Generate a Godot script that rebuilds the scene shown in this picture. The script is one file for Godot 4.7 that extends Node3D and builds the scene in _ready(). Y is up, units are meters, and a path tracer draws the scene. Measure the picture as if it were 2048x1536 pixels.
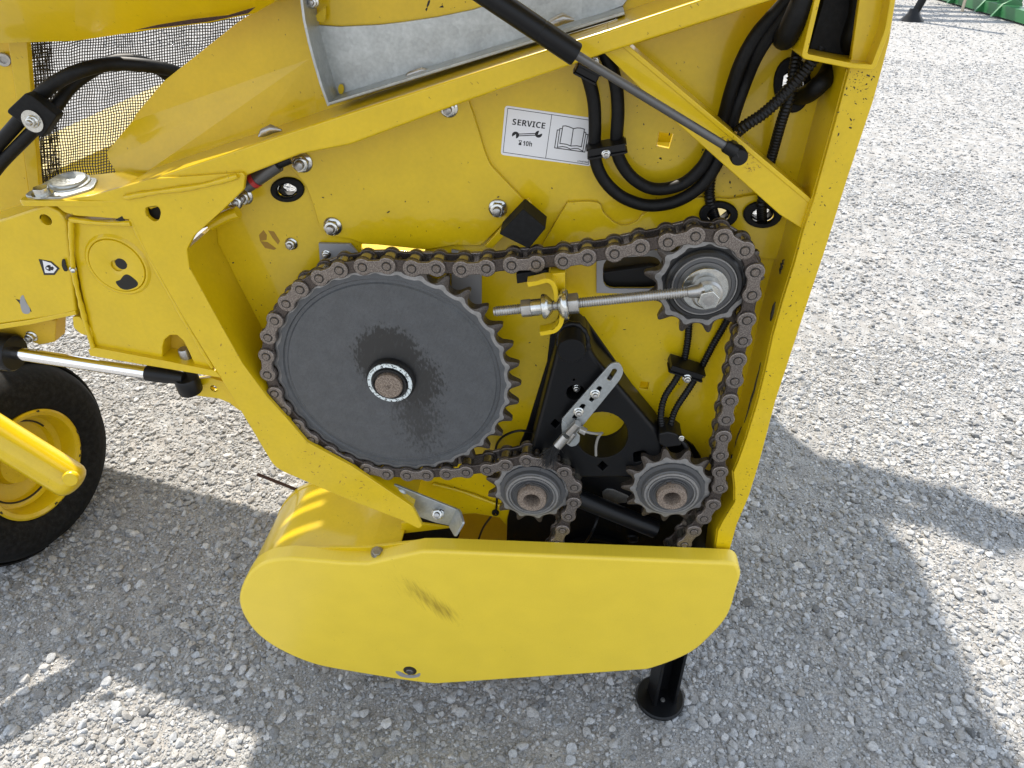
extends Node3D

# ---------------------------------------------------------------- measuring frame
const EYE := Vector3(0.0, 1.1, 0.0)
const PITCH := 34.5
const YAW := 5.0
const FOCAL := 1420.0            # in units of a 2048 wide photograph
const ZC := 0.66                 # distance of the chain plane
var cam_basis := Basis.from_euler(Vector3(deg_to_rad(-PITCH), deg_to_rad(YAW), 0.0))
var M := {}
var rng := RandomNumberGenerator.new()
var cache := {}

func ray(x: float, y: float) -> Vector3:
	return cam_basis * Vector3((x - 1024.0) / FOCAL, -(y - 768.0) / FOCAL, -1.0)

func deep(b: float) -> float:      # the panel and what is fixed to it lie 14 mm deeper than first measured
	return b + 14.0 * clampf((b - 34.0) / 8.0, 0.0, 1.0)

func P(x: float, y: float, b: float) -> Vector3:      # point on the upright plane b millimetres behind the chain
	var r := ray(x, y)
	return EYE + r * (-(ZC + deep(b) * 0.001) / r.z)

func G(x: float, y: float, h := 0.0) -> Vector3:       # point at height h
	var r := ray(x, y)
	return EYE + r * ((h - EYE.y) / r.y)

func px(list: Array, b: float) -> PackedVector2Array:  # outline on the plane b
	var out := PackedVector2Array()
	for i in range(0, list.size(), 2):
		var p := P(list[i], list[i + 1], b)
		out.append(Vector2(p.x, p.y))
	return out

func pts3(list: Array) -> PackedVector3Array:          # triples x, y, b
	var out := PackedVector3Array()
	for i in range(0, list.size(), 3):
		out.append(P(list[i], list[i + 1], list[i + 2]))
	return out

func span(x: float, y: float, d: float, b: float) -> float:   # metres that d pixels across stand for there
	return (P(x + d, y, b) - P(x, y, b)).length()

func zb(b: float) -> float:
	return -(ZC + deep(b) * 0.001)

# ---------------------------------------------------------------- mesh builder
class MB:
	var v := PackedVector3Array()
	var n := PackedVector3Array()
	var u := PackedVector2Array()
	var xf := Transform3D()
	var odd := 0
	var uv_scale := Vector2(1, 1)
	var uv_off := Vector2(0, 0)

	func tri(a: Vector3, b: Vector3, c: Vector3, na: Vector3, nb: Vector3, nc: Vector3) -> void:
		var f := (b - a).cross(c - a)
		if f.length_squared() < 1e-20:
			return
		if f.dot(na + nb + nc) < 0.0:
			var t := b; b = c; c = t
			t = nb; nb = nc; nc = t
		for k in [[a, na], [c, nc], [b, nb]]:
			v.append(xf * (k[0] as Vector3))
			n.append((xf.basis * (k[1] as Vector3)).normalized())
			u.append(Vector2(k[0].x, k[0].y) * uv_scale + uv_off)

	func quad(a: Vector3, b: Vector3, c: Vector3, d: Vector3, na: Vector3, nb: Vector3, nc: Vector3, nd: Vector3) -> void:
		tri(a, b, c, na, nb, nc)
		tri(a, c, d, na, nc, nd)

	func flat4(a: Vector3, b: Vector3, c: Vector3, d: Vector3, out: Vector3) -> void:
		var k := (c - a).cross(d - b).normalized()
		if k.dot(out) < 0.0:
			k = -k
		quad(a, b, c, d, k, k, k, k)

	func ring_normals(p: PackedVector2Array) -> Array:
		# for each vertex [normal of the edge before, normal of the edge after], smoothed where they agree; outward for counter-clockwise
		var c := p.size()
		var e := PackedVector2Array()
		for i in c:
			var d := (p[(i + 1) % c] - p[i]).normalized()
			e.append(Vector2(d.y, -d.x))
		var out := []
		for i in c:
			var a := e[(i + c - 1) % c]
			var b := e[i]
			var miter := (a + b) / maxf(0.35, 1.0 + a.dot(b))
			if a.dot(b) > 0.62:
				var s := (a + b).normalized()
				out.append([s, s, miter])
			else:
				out.append([a, b, miter])
		return out

	func inset(p: PackedVector2Array, rn: Array, d: float) -> PackedVector2Array:
		var out := PackedVector2Array()
		for i in p.size():
			out.append(p[i] - (rn[i][2] as Vector2) * d)
		return out

	func extr(poly: PackedVector2Array, zf: float, depth: float, bevel := 0.0, holes: Array = []) -> void:
		if Geometry2D.is_polygon_clockwise(poly) != Geometry2D.is_polygon_clockwise(PackedVector2Array([Vector2(0, 0), Vector2(1, 0), Vector2(1, 1)])):
			poly.reverse()
		var rings := [poly]
		for h in holes:
			var hh: PackedVector2Array = h.duplicate()
			if Geometry2D.is_polygon_clockwise(hh) == Geometry2D.is_polygon_clockwise(poly):
				hh.reverse()
			rings.append(hh)
		var tops := []
		var full := bevel
		for r in rings:
			bevel = full if r == rings[0] else minf(full, 0.0007)
			var rn := ring_normals(r)
			var prev: PackedVector2Array
			var zprev := 0.0
			var aprev := 0.0
			var steps := [PI / 2] if bevel <= 0.0 else [0.0, PI / 4, PI / 2]
			for s in steps.size():
				var a: float = steps[s]
				var cur := inset(r, rn, bevel * (1.0 - sin(a)))
				var z := zf - bevel * (1.0 - cos(a))
				if s == 0:
					tops.append(cur)
				else:
					wall(prev, zprev, aprev, cur, z, a, rn)
				prev = cur; zprev = z; aprev = a
			wall(prev, zprev, PI / 2, r, zf - depth, PI / 2, rn)
		cap(tops, zf, Vector3(0, 0, 1))
		cap(rings, zf - depth, Vector3(0, 0, -1))

	func wall(p: PackedVector2Array, zp: float, ap: float, q: PackedVector2Array, zq: float, aq: float, rn: Array) -> void:
		var c := p.size()
		for i in c:
			var j := (i + 1) % c
			var n0: Vector2 = rn[i][1]
			var n1: Vector2 = rn[j][0]
			var f := func(m: Vector2, a: float) -> Vector3: return Vector3(m.x * sin(a), m.y * sin(a), cos(a))
			quad(Vector3(p[i].x, p[i].y, zp), Vector3(p[j].x, p[j].y, zp), Vector3(q[j].x, q[j].y, zq), Vector3(q[i].x, q[i].y, zq), f.call(n0, ap), f.call(n1, ap), f.call(n1, aq), f.call(n0, aq))

	func cap(rings: Array, z: float, nor: Vector3) -> void:
		var poly: PackedVector2Array = rings[0].duplicate()
		var left := rings.slice(1)
		left.sort_custom(func(a, b): return MB.most_right(a) > MB.most_right(b))
		for h in left:
			# bridge from the hole's rightmost vertex to a visible vertex of the outline
			var hi := 0
			for i in h.size():
				if h[i].x > h[hi].x:
					hi = i
			var best := -1
			var bd := 1e9
			for i in poly.size():
				var d: float = poly[i].distance_squared_to(h[hi])
				if d < bd:
					var ok := true
					for k in poly.size():
						var k2 := (k + 1) % poly.size()
						if k == i or k2 == i:
							continue
						if poly[k].is_equal_approx(poly[i]) or poly[k2].is_equal_approx(poly[i]):
							continue
						if Geometry2D.segment_intersects_segment(h[hi], poly[i], poly[k], poly[k2]) != null:
							ok = false
							break
					if ok:
						for k in h.size():
							var k2: int = (k + 1) % h.size()
							if k == hi or k2 == hi:
								continue
							if Geometry2D.segment_intersects_segment(h[hi], poly[i], h[k], h[k2]) != null:
								ok = false
								break
					if ok:
						bd = d
						best = i
			if best < 0:
				continue
			var merged := PackedVector2Array()
			for i in best + 1:
				merged.append(poly[i])
			var dir: Vector2 = (h[hi] - poly[best]).normalized().orthogonal() * 2e-6
			for i in h.size():
				merged.append(h[(hi + i) % h.size()])
			merged.append(h[hi] + dir)
			merged.append(poly[best] + dir)
			for i in range(best + 1, poly.size()):
				merged.append(poly[i])
			poly = merged
		var t := Geometry2D.triangulate_polygon(poly)
		if t.is_empty():
			t = MB.clip_ears(poly)
			odd += 1
		for i in range(0, t.size(), 3):
			tri(Vector3(poly[t[i]].x, poly[t[i]].y, z), Vector3(poly[t[i + 1]].x, poly[t[i + 1]].y, z), Vector3(poly[t[i + 2]].x, poly[t[i + 2]].y, z), nor, nor, nor)

	static func clip_ears(p: PackedVector2Array) -> PackedInt32Array:
		# ear clipping that always ends: where no clean ear is left, the best corner goes
		var out := PackedInt32Array()
		var left := []
		for i in p.size():
			left.append(i)
		while left.size() > 3:
			var c := left.size()
			var best := -1
			var worst := -1
			var wv := -1e18
			for i in c:
				var a := p[left[(i + c - 1) % c]]
				var b := p[left[i]]
				var d := p[left[(i + 1) % c]]
				var area := (b - a).cross(d - b)
				if area > wv:
					wv = area
					worst = i
				if area < 0.0:
					continue
				var clear := true
				for k in c:
					var q := p[left[k]]
					if q.is_equal_approx(a) or q.is_equal_approx(b) or q.is_equal_approx(d):
						continue
					if (b - a).cross(q - a) > 0.0 and (d - b).cross(q - b) > 0.0 and (a - d).cross(q - d) > 0.0:
						clear = false
						break
				if clear:
					best = i
					break
			var at := best if best >= 0 else worst
			out.append_array(PackedInt32Array([left[(at + c - 1) % c], left[at], left[(at + 1) % c]]))
			left.remove_at(at)
		out.append_array(PackedInt32Array([left[0], left[1], left[2]]))
		return out

	static func most_right(a: PackedVector2Array) -> float:
		var m := -1e9
		for p in a:
			m = maxf(m, p.x)
		return m

	func lathe(prof: Array, seg := 40, a0 := 0.0, a1 := TAU) -> void:
		# profile [radius, height]... about +z, going from the rim or base towards the axis or tip; creases where edges turn sharply
		var c := prof.size()
		var en := []
		for i in c - 1:
			var d := Vector2(prof[i + 1][0] - prof[i][0], prof[i + 1][1] - prof[i][1]).normalized()
			en.append(Vector2(d.y, -d.x))
		for i in c - 1:
			var na: Vector2 = en[i]
			var nb: Vector2 = en[i]
			if i > 0 and en[i - 1].dot(en[i]) > 0.75:
				na = (en[i - 1] + en[i]).normalized()
			if i < c - 2 and en[i + 1].dot(en[i]) > 0.75:
				nb = (en[i + 1] + en[i]).normalized()
			for s in seg:
				var t0 := a0 + (a1 - a0) * s / seg
				var t1 := a0 + (a1 - a0) * (s + 1) / seg
				var e0 := Vector2(cos(t0), sin(t0))
				var e1 := Vector2(cos(t1), sin(t1))
				var q := func(e: Vector2, k: int) -> Vector3: return Vector3(e.x * prof[k][0], e.y * prof[k][0], prof[k][1])
				var m := func(e: Vector2, w: Vector2) -> Vector3: return Vector3(e.x * w.x, e.y * w.x, w.y)
				quad(q.call(e0, i), q.call(e1, i), q.call(e1, i + 1), q.call(e0, i + 1), m.call(e0, na), m.call(e1, na), m.call(e1, nb), m.call(e0, nb))

	func tube(p: PackedVector3Array, radii: Callable, seg := 12, caps := true) -> void:
		var c := p.size()
		var t := (p[1] - p[0]).normalized()
		var x := t.cross(Vector3(0.31, 0.2, 0.93)).normalized()
		var rings := []
		var nors := []
		for i in c:
			var t2 := (p[mini(i + 1, c - 1)] - p[maxi(i - 1, 0)]).normalized()
			x = (x - t2 * x.dot(t2)).normalized()
			var y := t2.cross(x)
			var r: float = radii.call(i)
			var slope: float = 0.0
			if i > 0 and i < c - 1:
				slope = (float(radii.call(i + 1)) - float(radii.call(i - 1))) / maxf(1e-5, (p[i + 1] - p[i - 1]).length())
			var ring := PackedVector3Array()
			var nor := PackedVector3Array()
			for s in seg:
				var a := TAU * s / seg
				var d := x * cos(a) + y * sin(a)
				ring.append(p[i] + d * r)
				nor.append((d - t2 * slope).normalized())
			rings.append(ring)
			nors.append(nor)
			t = t2
		for i in c - 1:
			for s in seg:
				var s2 := (s + 1) % seg
				quad(rings[i][s], rings[i][s2], rings[i + 1][s2], rings[i + 1][s], nors[i][s], nors[i][s2], nors[i + 1][s2], nors[i + 1][s])
		if caps:
			for e in [0, c - 1]:
				var nn := (p[0] - p[1]).normalized() if e == 0 else (p[c - 1] - p[c - 2]).normalized()
				for s in range(1, seg - 1):
					tri(rings[e][0], rings[e][s], rings[e][s + 1], nn, nn, nn)

	func box(c: Vector3, s: Vector3, bevel := 0.0) -> void:
		var h := s * 0.5
		extr(PackedVector2Array([Vector2(c.x - h.x, c.y - h.y), Vector2(c.x + h.x, c.y - h.y), Vector2(c.x + h.x, c.y + h.y), Vector2(c.x - h.x, c.y + h.y)]), c.z + h.z, s.z, bevel)

	func mesh(origin := Vector3.ZERO) -> ArrayMesh:
		var a := []
		a.resize(Mesh.ARRAY_MAX)
		var w := v
		if origin != Vector3.ZERO:
			w = PackedVector3Array()
			for q in v:
				w.append(q - origin)
		a[Mesh.ARRAY_VERTEX] = w
		a[Mesh.ARRAY_NORMAL] = n
		a[Mesh.ARRAY_TEX_UV] = u
		var m := ArrayMesh.new()
		m.add_surface_from_arrays(Mesh.PRIMITIVE_TRIANGLES, a)
		return m

# ---------------------------------------------------------------- nodes
func thing(called: String, label: String, category: String, at := Vector3.ZERO, group := "") -> Node3D:
	var o := Node3D.new()
	o.name = called
	add_child(named(o), true)
	o.position = at
	tag(o, label, category, group)
	return o

func tag(o: Node3D, label: String, category: String, group := "", kind := "") -> void:
	if label: o.set_meta("label", label)
	if category: o.set_meta("category", category)
	if group: o.set_meta("group", group)
	if kind: o.set_meta("kind", kind)

var counts := {}
func named(o: Node3D, parent: Node = null) -> Node3D:
	var key := "%s/%s" % [parent.get_instance_id() if parent else 0, o.name]
	var k: int = counts.get(key, 0)
	counts[key] = k + 1
	if k > 0:
		o.name = "%s_%03d" % [o.name, k]
	return o

func base_of(n: Node3D) -> Vector3:
	var p := Vector3.ZERO
	var k: Node = n
	while k is Node3D and k != self:
		p += (k as Node3D).position
		k = k.get_parent()
	return p

func part(called: String, mb: MB, m: Material, parent: Node3D = null, kind := "") -> MeshInstance3D:
	# commits geometry given in world coordinates under the parent
	var o := MeshInstance3D.new()
	o.name = called
	if mb.odd > 0:
		print("odd outline: ", called)
	var par: Node = parent if parent else self
	named(o, par)
	var org := base_of(parent) if parent else Vector3.ZERO
	o.mesh = mb.mesh(org)
	o.material_override = m
	par.add_child(o, true)
	if kind: o.set_meta("kind", kind)
	return o

func put(called: String, mesh: Mesh, m: Material, parent: Node3D, world: Transform3D) -> MeshInstance3D:
	# a shared mesh at a place given in world coordinates
	var o := MeshInstance3D.new()
	o.name = called
	named(o, parent)
	o.mesh = mesh
	o.material_override = m
	world.origin -= base_of(parent)
	o.transform = world
	parent.add_child(o, true)
	return o

# ---------------------------------------------------------------- shapes
func fillet(p: PackedVector2Array, r: float, n := 4, only: Array = []) -> PackedVector2Array:
	var out := PackedVector2Array()
	var c := p.size()
	for i in c:
		if not only.is_empty() and not i in only:
			out.append(p[i])
			continue
		var a := p[(i + c - 1) % c] - p[i]
		var b := p[(i + 1) % c] - p[i]
		var d := minf(r, minf(a.length(), b.length()) * 0.45)
		var s := p[i] + a.normalized() * d
		var e := p[i] + b.normalized() * d
		for k in n + 1:
			var t := float(k) / n
			out.append(s.lerp(p[i], t).lerp(p[i].lerp(e, t), t))
	return out

func smooth(p: PackedVector2Array, n := 4, closed := true) -> PackedVector2Array:
	var out := PackedVector2Array()
	var c := p.size()
	for i in (c if closed else c - 1):
		for k in n:
			if closed:
				out.append(p[i].cubic_interpolate(p[(i + 1) % c], p[(i + c - 1) % c], p[(i + 2) % c], float(k) / n))
			else:
				out.append(p[i].cubic_interpolate(p[i + 1], p[maxi(i - 1, 0)], p[mini(i + 2, c - 1)], float(k) / n))
	if not closed:
		out.append(p[c - 1])
	return out

func ell(x: float, y: float, rx: float, ry: float, b: float, n := 28) -> PackedVector2Array:   # an ellipse of the photograph on plane b
	var l := []
	for i in n:
		l.append(x + rx * cos(TAU * i / n))
		l.append(y + ry * sin(TAU * i / n))
	return px(l, b)

func circ(c: Vector2, r: float, n := 32) -> PackedVector2Array:
	var out := PackedVector2Array()
	for i in n:
		out.append(c + Vector2(cos(TAU * i / n), sin(TAU * i / n)) * r)
	return out

func spline(p: PackedVector3Array, step: float) -> PackedVector3Array:
	var cv := Curve3D.new()
	cv.bake_interval = 0.0015
	for i in p.size():
		var t := (p[mini(i + 1, p.size() - 1)] - p[maxi(i - 1, 0)]) / 6.0
		cv.add_point(p[i], -t, t)
	var out := PackedVector3Array()
	var n := maxi(2, int(ceil(cv.get_baked_length() / step)))
	for i in n + 1:
		out.append(cv.sample_baked(cv.get_baked_length() * i / n, true))
	return out

func ribbon(line: PackedVector2Array, w: float) -> PackedVector2Array:   # a polyline given a width, as an outline
	var l := PackedVector2Array()
	var r := PackedVector2Array()
	var c := line.size()
	for i in c:
		var a := (line[i] - line[maxi(i - 1, 0)]).normalized()
		var b := (line[mini(i + 1, c - 1)] - line[i]).normalized()
		if i == 0: a = b
		if i == c - 1: b = a
		var na := a.orthogonal()
		var nb := b.orthogonal()
		var m := (na + nb) / maxf(0.4, 1.0 + na.dot(nb)) * w * 0.5
		l.append(line[i] + m)
		r.append(line[i] - m)
	r.reverse()
	l.append_array(r)
	return l

func upright(at: Vector3, axis: Vector3, spin := 0.0) -> Transform3D:   # turns +z into axis
	var z := axis.normalized()
	var x := Vector3.UP.cross(z)
	if x.length() < 0.01: x = Vector3.RIGHT
	x = x.normalized()
	return Transform3D(Basis(x, z.cross(x), z).rotated(z, spin), at)

func plate(called: String, list: Array, b: float, depth_mm: float, m: Material, parent: Node3D, bevel_mm := 1.0, round_mm := 0.0, holes: Array = [], only: Array = []) -> MeshInstance3D:
	var mb := MB.new()
	var poly := px(list, b)
	if round_mm > 0.0:
		poly = fillet(poly, round_mm * 0.001, 4, only)
	mb.extr(poly, zb(b), depth_mm * 0.001, bevel_mm * 0.001, holes)
	return part(called, mb, m, parent)

func hose(called: String, p: PackedVector3Array, r: float, m: Material, parent: Node3D, ribs := 0.0, seg := 14) -> MeshInstance3D:
	var mb := MB.new()
	if ribs > 0.0:
		var s := spline(p, ribs / 4.0)
		mb.tube(s, func(i: int) -> float: return r * [1.0, 1.0, 0.86, 0.86][i % 4], seg)
	else:
		var s := spline(p, 0.004)
		mb.tube(s, func(_i: int) -> float: return r, seg)
	return part(called, mb, m, parent)

func nut_mesh() -> ArrayMesh:      # flange nut of flange radius 1
	if not cache.has("nut"):
		var mb := MB.new()
		mb.lathe([[1.0, 0.0], [1.0, 0.1], [0.94, 0.17], [0.66, 0.3]], 28)
		var hexa := circ(Vector2.ZERO, 0.79, 6)
		mb.extr(fillet(hexa, 0.07, 2), 0.85, 0.75, 0.05)
		mb.lathe([[0.74, 0.8], [0.62, 0.9], [0.47, 0.9], [0.4, 0.8]], 24)
		cache.nut = mb.mesh()
		var st := MB.new()
		var pr := []
		for i in 9:
			pr.append([0.43 if i % 2 == 0 else 0.385, 0.7 + i * 0.075])
		pr.append([0.36, 1.36])
		pr.append([0.0, 1.37])
		st.lathe(pr, 20)
		cache.stud = st.mesh()
	return cache.nut

func nut(x: float, y: float, b: float, rpx: float, parent: Node3D, axis := Vector3(0, 0, 1), m: Material = null) -> MeshInstance3D:
	var s := span(x, y, rpx, b)
	var t := upright(P(x, y, b), axis, rng.randf() * TAU)
	t.basis = t.basis * Basis.from_scale(Vector3.ONE * s)
	var mesh := nut_mesh()
	var o := put("flange_nut", mesh, m if m else M.zinc, parent, t)
	var st := MeshInstance3D.new()
	st.name = "bolt_end"
	st.mesh = cache.stud
	st.material_override = M.zinc_dull
	o.add_child(st, true)
	return o

func chips(called: String, list: Array, b: float, count: int, parent: Node3D, m: Material, big := 1.0, z_proud := 0.12) -> void:
	# paint chips and grease flecks: thin irregular flakes lying on a surface, scattered in an outline
	var poly := px(list, b)
	var lo := Vector2(1e9, 1e9)
	var hi := -lo
	for q in poly:
		lo = lo.min(q); hi = hi.max(q)
	var mb := MB.new()
	var made := 0
	var tries := 0
	while made < count and tries < count * 30:
		tries += 1
		var c := Vector2(rng.randf_range(lo.x, hi.x), rng.randf_range(lo.y, hi.y))
		if not Geometry2D.is_point_in_polygon(c, poly):
			continue
		made += 1
		var r := (0.00035 + 0.0011 * pow(rng.randf(), 3.0)) * big
		var k := rng.randi_range(5, 8)
		var ang := rng.randf() * TAU
		var stretch := rng.randf_range(1.0, 3.2)
		var q := PackedVector3Array()
		for i in k:
			var a := TAU * i / k
			var d := Vector2(cos(a) * stretch, sin(a)).rotated(ang) * r * rng.randf_range(0.5, 1.1)
			q.append(Vector3(c.x + d.x, c.y + d.y, zb(b) + z_proud * 0.001))
		for i in range(1, k - 1):
			mb.tri(q[0], q[i], q[i + 1], Vector3(0, 0, 1), Vector3(0, 0, 1), Vector3(0, 0, 1))
	part(called, mb, m, parent, "stuff")

# ---------------------------------------------------------------- materials
func lin(r: float, g: float, b: float) -> Color:
	return Color(r, g, b).linear_to_srgb()

func mat(called: String, c: Color, rough: float, metal := 0.0) -> StandardMaterial3D:
	var m := StandardMaterial3D.new()
	m.resource_name = called
	m.albedo_color = c
	m.roughness = rough
	m.metallic = metal
	M[called] = m
	return m

func noise(freq: float, kind := FastNoiseLite.TYPE_SIMPLEX_SMOOTH, oct := 4, sd := 1) -> FastNoiseLite:
	var f := FastNoiseLite.new()
	f.noise_type = kind
	f.frequency = freq
	f.fractal_octaves = oct
	f.seed = sd
	return f

func tex(w: int, h: int, f: Callable) -> ImageTexture:
	var im := Image.create(w, h, false, Image.FORMAT_RGB8)
	for y in h:
		for x in w:
			im.set_pixel(x, y, f.call(x, y))
	return ImageTexture.create_from_image(im)

func loopn(f: FastNoiseLite, x: float, y: float, w: float, h: float) -> float:   # noise that repeats without a seam
	var a := TAU * x / w
	var b := TAU * y / h
	var r := w / TAU
	return f.get_noise_3d(cos(a) * r + 500.0 * sin(b), sin(a) * r + 31.0, cos(b) * r * h / w + 0.37 * sin(b) * r)

func tri_map(m: StandardMaterial3D, t: Texture2D, per_metre: float, rough_too := false, world := true) -> void:
	m.albedo_texture = t
	m.uv1_triplanar = true
	m.uv1_world_triplanar = world
	m.uv1_triplanar_sharpness = 4.0
	m.uv1_scale = Vector3.ONE * per_metre
	if rough_too:
		m.roughness_texture = t
		m.roughness_texture_channel = BaseMaterial3D.TEXTURE_CHANNEL_GRAYSCALE

func make_materials() -> void:
	var nA := noise(0.012, FastNoiseLite.TYPE_SIMPLEX_SMOOTH, 5, 3)
	var nB := noise(0.09, FastNoiseLite.TYPE_SIMPLEX_SMOOTH, 3, 5)
	var nC := noise(0.35, FastNoiseLite.TYPE_SIMPLEX, 2, 8)
	# yellow enamel with dust and a few flecks
	var specks := {}
	var r2 := RandomNumberGenerator.new()
	r2.seed = 11
	for i in 170:
		var c := Vector2i(r2.randi_range(0, 767), r2.randi_range(0, 767))
		var len := r2.randi_range(1, 3)
		for k in len:
			specks[c + Vector2i(k * r2.randi_range(0, 1), k)] = r2.randf_range(0.25, 0.75)
	var yt := tex(768, 768, func(x, y):
		var w: float = 0.965 + 0.03 * nA.get_noise_2d(x, y) + 0.02 * nB.get_noise_2d(x, y)
		var c := Color(w, w * 0.995, w * 0.97)
		var key := Vector2i(x, y)
		if specks.has(key):
			c = c.lerp(Color(0.25, 0.2, 0.1), specks[key])
		return c)
	var y := mat("yellow", lin(0.65, 0.455, 0.004), 0.3)
	tri_map(y, yt, 2.1)
	y.metallic_specular = 0.4
	y.clearcoat_enabled = true
	y.clearcoat = 0.45
	y.clearcoat_roughness = 0.06
	var oldy := mat("yellow_worn", lin(0.62, 0.40, 0.02), 0.5)
	tri_map(oldy, yt, 2.6)
	# satin yellow of the plastic coated cover
	var st := mat("black_paint", lin(0.0045, 0.0047, 0.0054), 0.36)
	st.metallic_specular = 0.34
	var rub_t := tex(256, 256, func(x, y): 
		var w: float = 0.72 + 0.3 * nB.get_noise_2d(x, y) + 0.15 * nC.get_noise_2d(x, y)
		return Color(w, w, w))
	var rb := mat("rubber", lin(0.008, 0.0081, 0.0086), 0.66)
	rb.metallic_specular = 0.35
	tri_map(rb, rub_t, 6.0)
	var hs := mat("hose_rubber", lin(0.006, 0.006, 0.0063), 0.55)
	hs.metallic_specular = 0.34
	tri_map(hs, rub_t, 5.0)
	mat("plastic_black", lin(0.0055, 0.0055, 0.006), 0.4)
	M.plastic_black.metallic_specular = 0.36
	var ty := mat("tyre_rubber", lin(0.018, 0.018, 0.018), 0.8)
	ty.metallic_specular = 0.3
	tri_map(ty, rub_t, 3.0)
	# galvanised and zinc plated steel
	var cell := noise(0.045, FastNoiseLite.TYPE_CELLULAR, 1, 4)
	cell.cellular_return_type = FastNoiseLite.RETURN_CELL_VALUE
	var gt := tex(512, 512, func(x, y):
		var w: float = 0.85 + 0.025 * cell.get_noise_2d(x + 6.0 * nB.get_noise_2d(x, y), y) + 0.05 * nA.get_noise_2d(x * 1.6, y * 1.6) + 0.05 * nB.get_noise_2d(x, y)
		return Color(w, w, w))
	var gv := mat("galvanised", lin(0.58, 0.61, 0.61), 0.42, 0.75)
	tri_map(gv, gt, 4.0)
	var zn := mat("zinc", lin(0.78, 0.78, 0.74), 0.2, 0.95)
	tri_map(zn, gt, 11.0, false, false)
	var zd := mat("zinc_dull", lin(0.52, 0.51, 0.49), 0.34, 0.85)
	tri_map(zd, gt, 9.0)
	mat("chrome", lin(0.78, 0.78, 0.79), 0.1, 1.0)
	mat("dark_steel", lin(0.12, 0.118, 0.116), 0.4, 0.7)
	# oiled, slightly rusty chain steel
	var ct := tex(384, 384, func(x, y):
		var a: float = clampf(0.5 + 0.75 * nC.get_noise_2d(x * 1.9, y * 1.9) + 0.5 * nB.get_noise_2d(x, y), 0.0, 1.0)
		return Color(0.38, 0.35, 0.335).lerp(Color(0.76, 0.735, 0.71), pow(a, 1.3)))
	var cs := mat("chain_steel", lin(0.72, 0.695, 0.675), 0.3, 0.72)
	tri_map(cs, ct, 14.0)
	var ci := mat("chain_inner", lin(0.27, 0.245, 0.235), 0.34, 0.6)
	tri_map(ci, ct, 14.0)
	mat("roller_steel", lin(0.34, 0.31, 0.25), 0.2, 0.9)
	var pe := mat("pin_steel", lin(0.72, 0.69, 0.66), 0.32, 0.75)
	tri_map(pe, ct, 20.0)
	var rt := tex(256, 256, func(x, y):
		var a: float = clampf(0.5 + 0.9 * nC.get_noise_2d(x, y) + 0.5 * nB.get_noise_2d(x, y), 0.0, 1.0)
		return Color(0.34, 0.28, 0.24).lerp(Color(0.86, 0.80, 0.74), a))
	var ru := mat("rusty_steel", lin(0.62, 0.61, 0.595), 0.55, 0.3)
	tri_map(ru, rt, 16.0)
	var rr := mat("rust", lin(0.12, 0.06, 0.035), 0.85)
	tri_map(rr, rt, 16.0)
	mat("sprocket_grey", lin(0.075, 0.08, 0.086), 0.5)
	mat("gap_shade_black", lin(0.012, 0.010, 0.008), 0.35)  # painted shade of the gap round the chain pins
	var bs := mat("bare_steel", lin(0.34, 0.33, 0.32), 0.42, 0.5)
	tri_map(bs, gt, 9.0)
	var tt := mat("tooth_steel", lin(0.075, 0.07, 0.066), 0.35, 0.4)
	tri_map(tt, ct, 12.0)
	tt.albedo_color = lin(0.2, 0.18, 0.16)
	mat("hub_black", lin(0.009, 0.0092, 0.0098), 0.34)
	mat("hub_grey", lin(0.075, 0.075, 0.077), 0.4, 0.2)
	mat("grey_plate", lin(0.28, 0.28, 0.29), 0.5, 0.2)
	mat("label_white", lin(0.70, 0.70, 0.71), 0.4)
	mat("print_black", lin(0.008, 0.008, 0.01), 0.5)
	var wr := mat("white_ring", lin(0.72, 0.76, 0.76), 0.5)
	var wt := tex(128, 128, func(x, y):
		var a: float = nB.get_noise_2d(x * 0.9, y * 0.9) + 0.4 * nC.get_noise_2d(x, y)
		return Color(0.12, 0.12, 0.12) if a > 0.34 else Color(0.96, 0.97, 0.97))
	tri_map(wr, wt, 22.0)
	mat("flake_dark", lin(0.022, 0.017, 0.010), 0.7)
	mat("flake_rust", lin(0.30, 0.17, 0.02), 0.7)
	mat("green_paint", lin(0.022, 0.13, 0.04), 0.38)
	mat("pale_wood", lin(0.55, 0.45, 0.33), 0.8)
	mat("net_black", lin(0.012, 0.0105, 0.013), 0.7)
	mat("hole_dark", lin(0.012, 0.011, 0.008), 0.8)
	mat("red_plastic", lin(0.35, 0.02, 0.02), 0.4)
	mat("bristle", lin(0.006, 0.006, 0.007), 0.6)
	mat("clear_tube", lin(0.22, 0.21, 0.19), 0.3)
	mat("orange_rubber", lin(0.42, 0.20, 0.03), 0.5)

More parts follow.
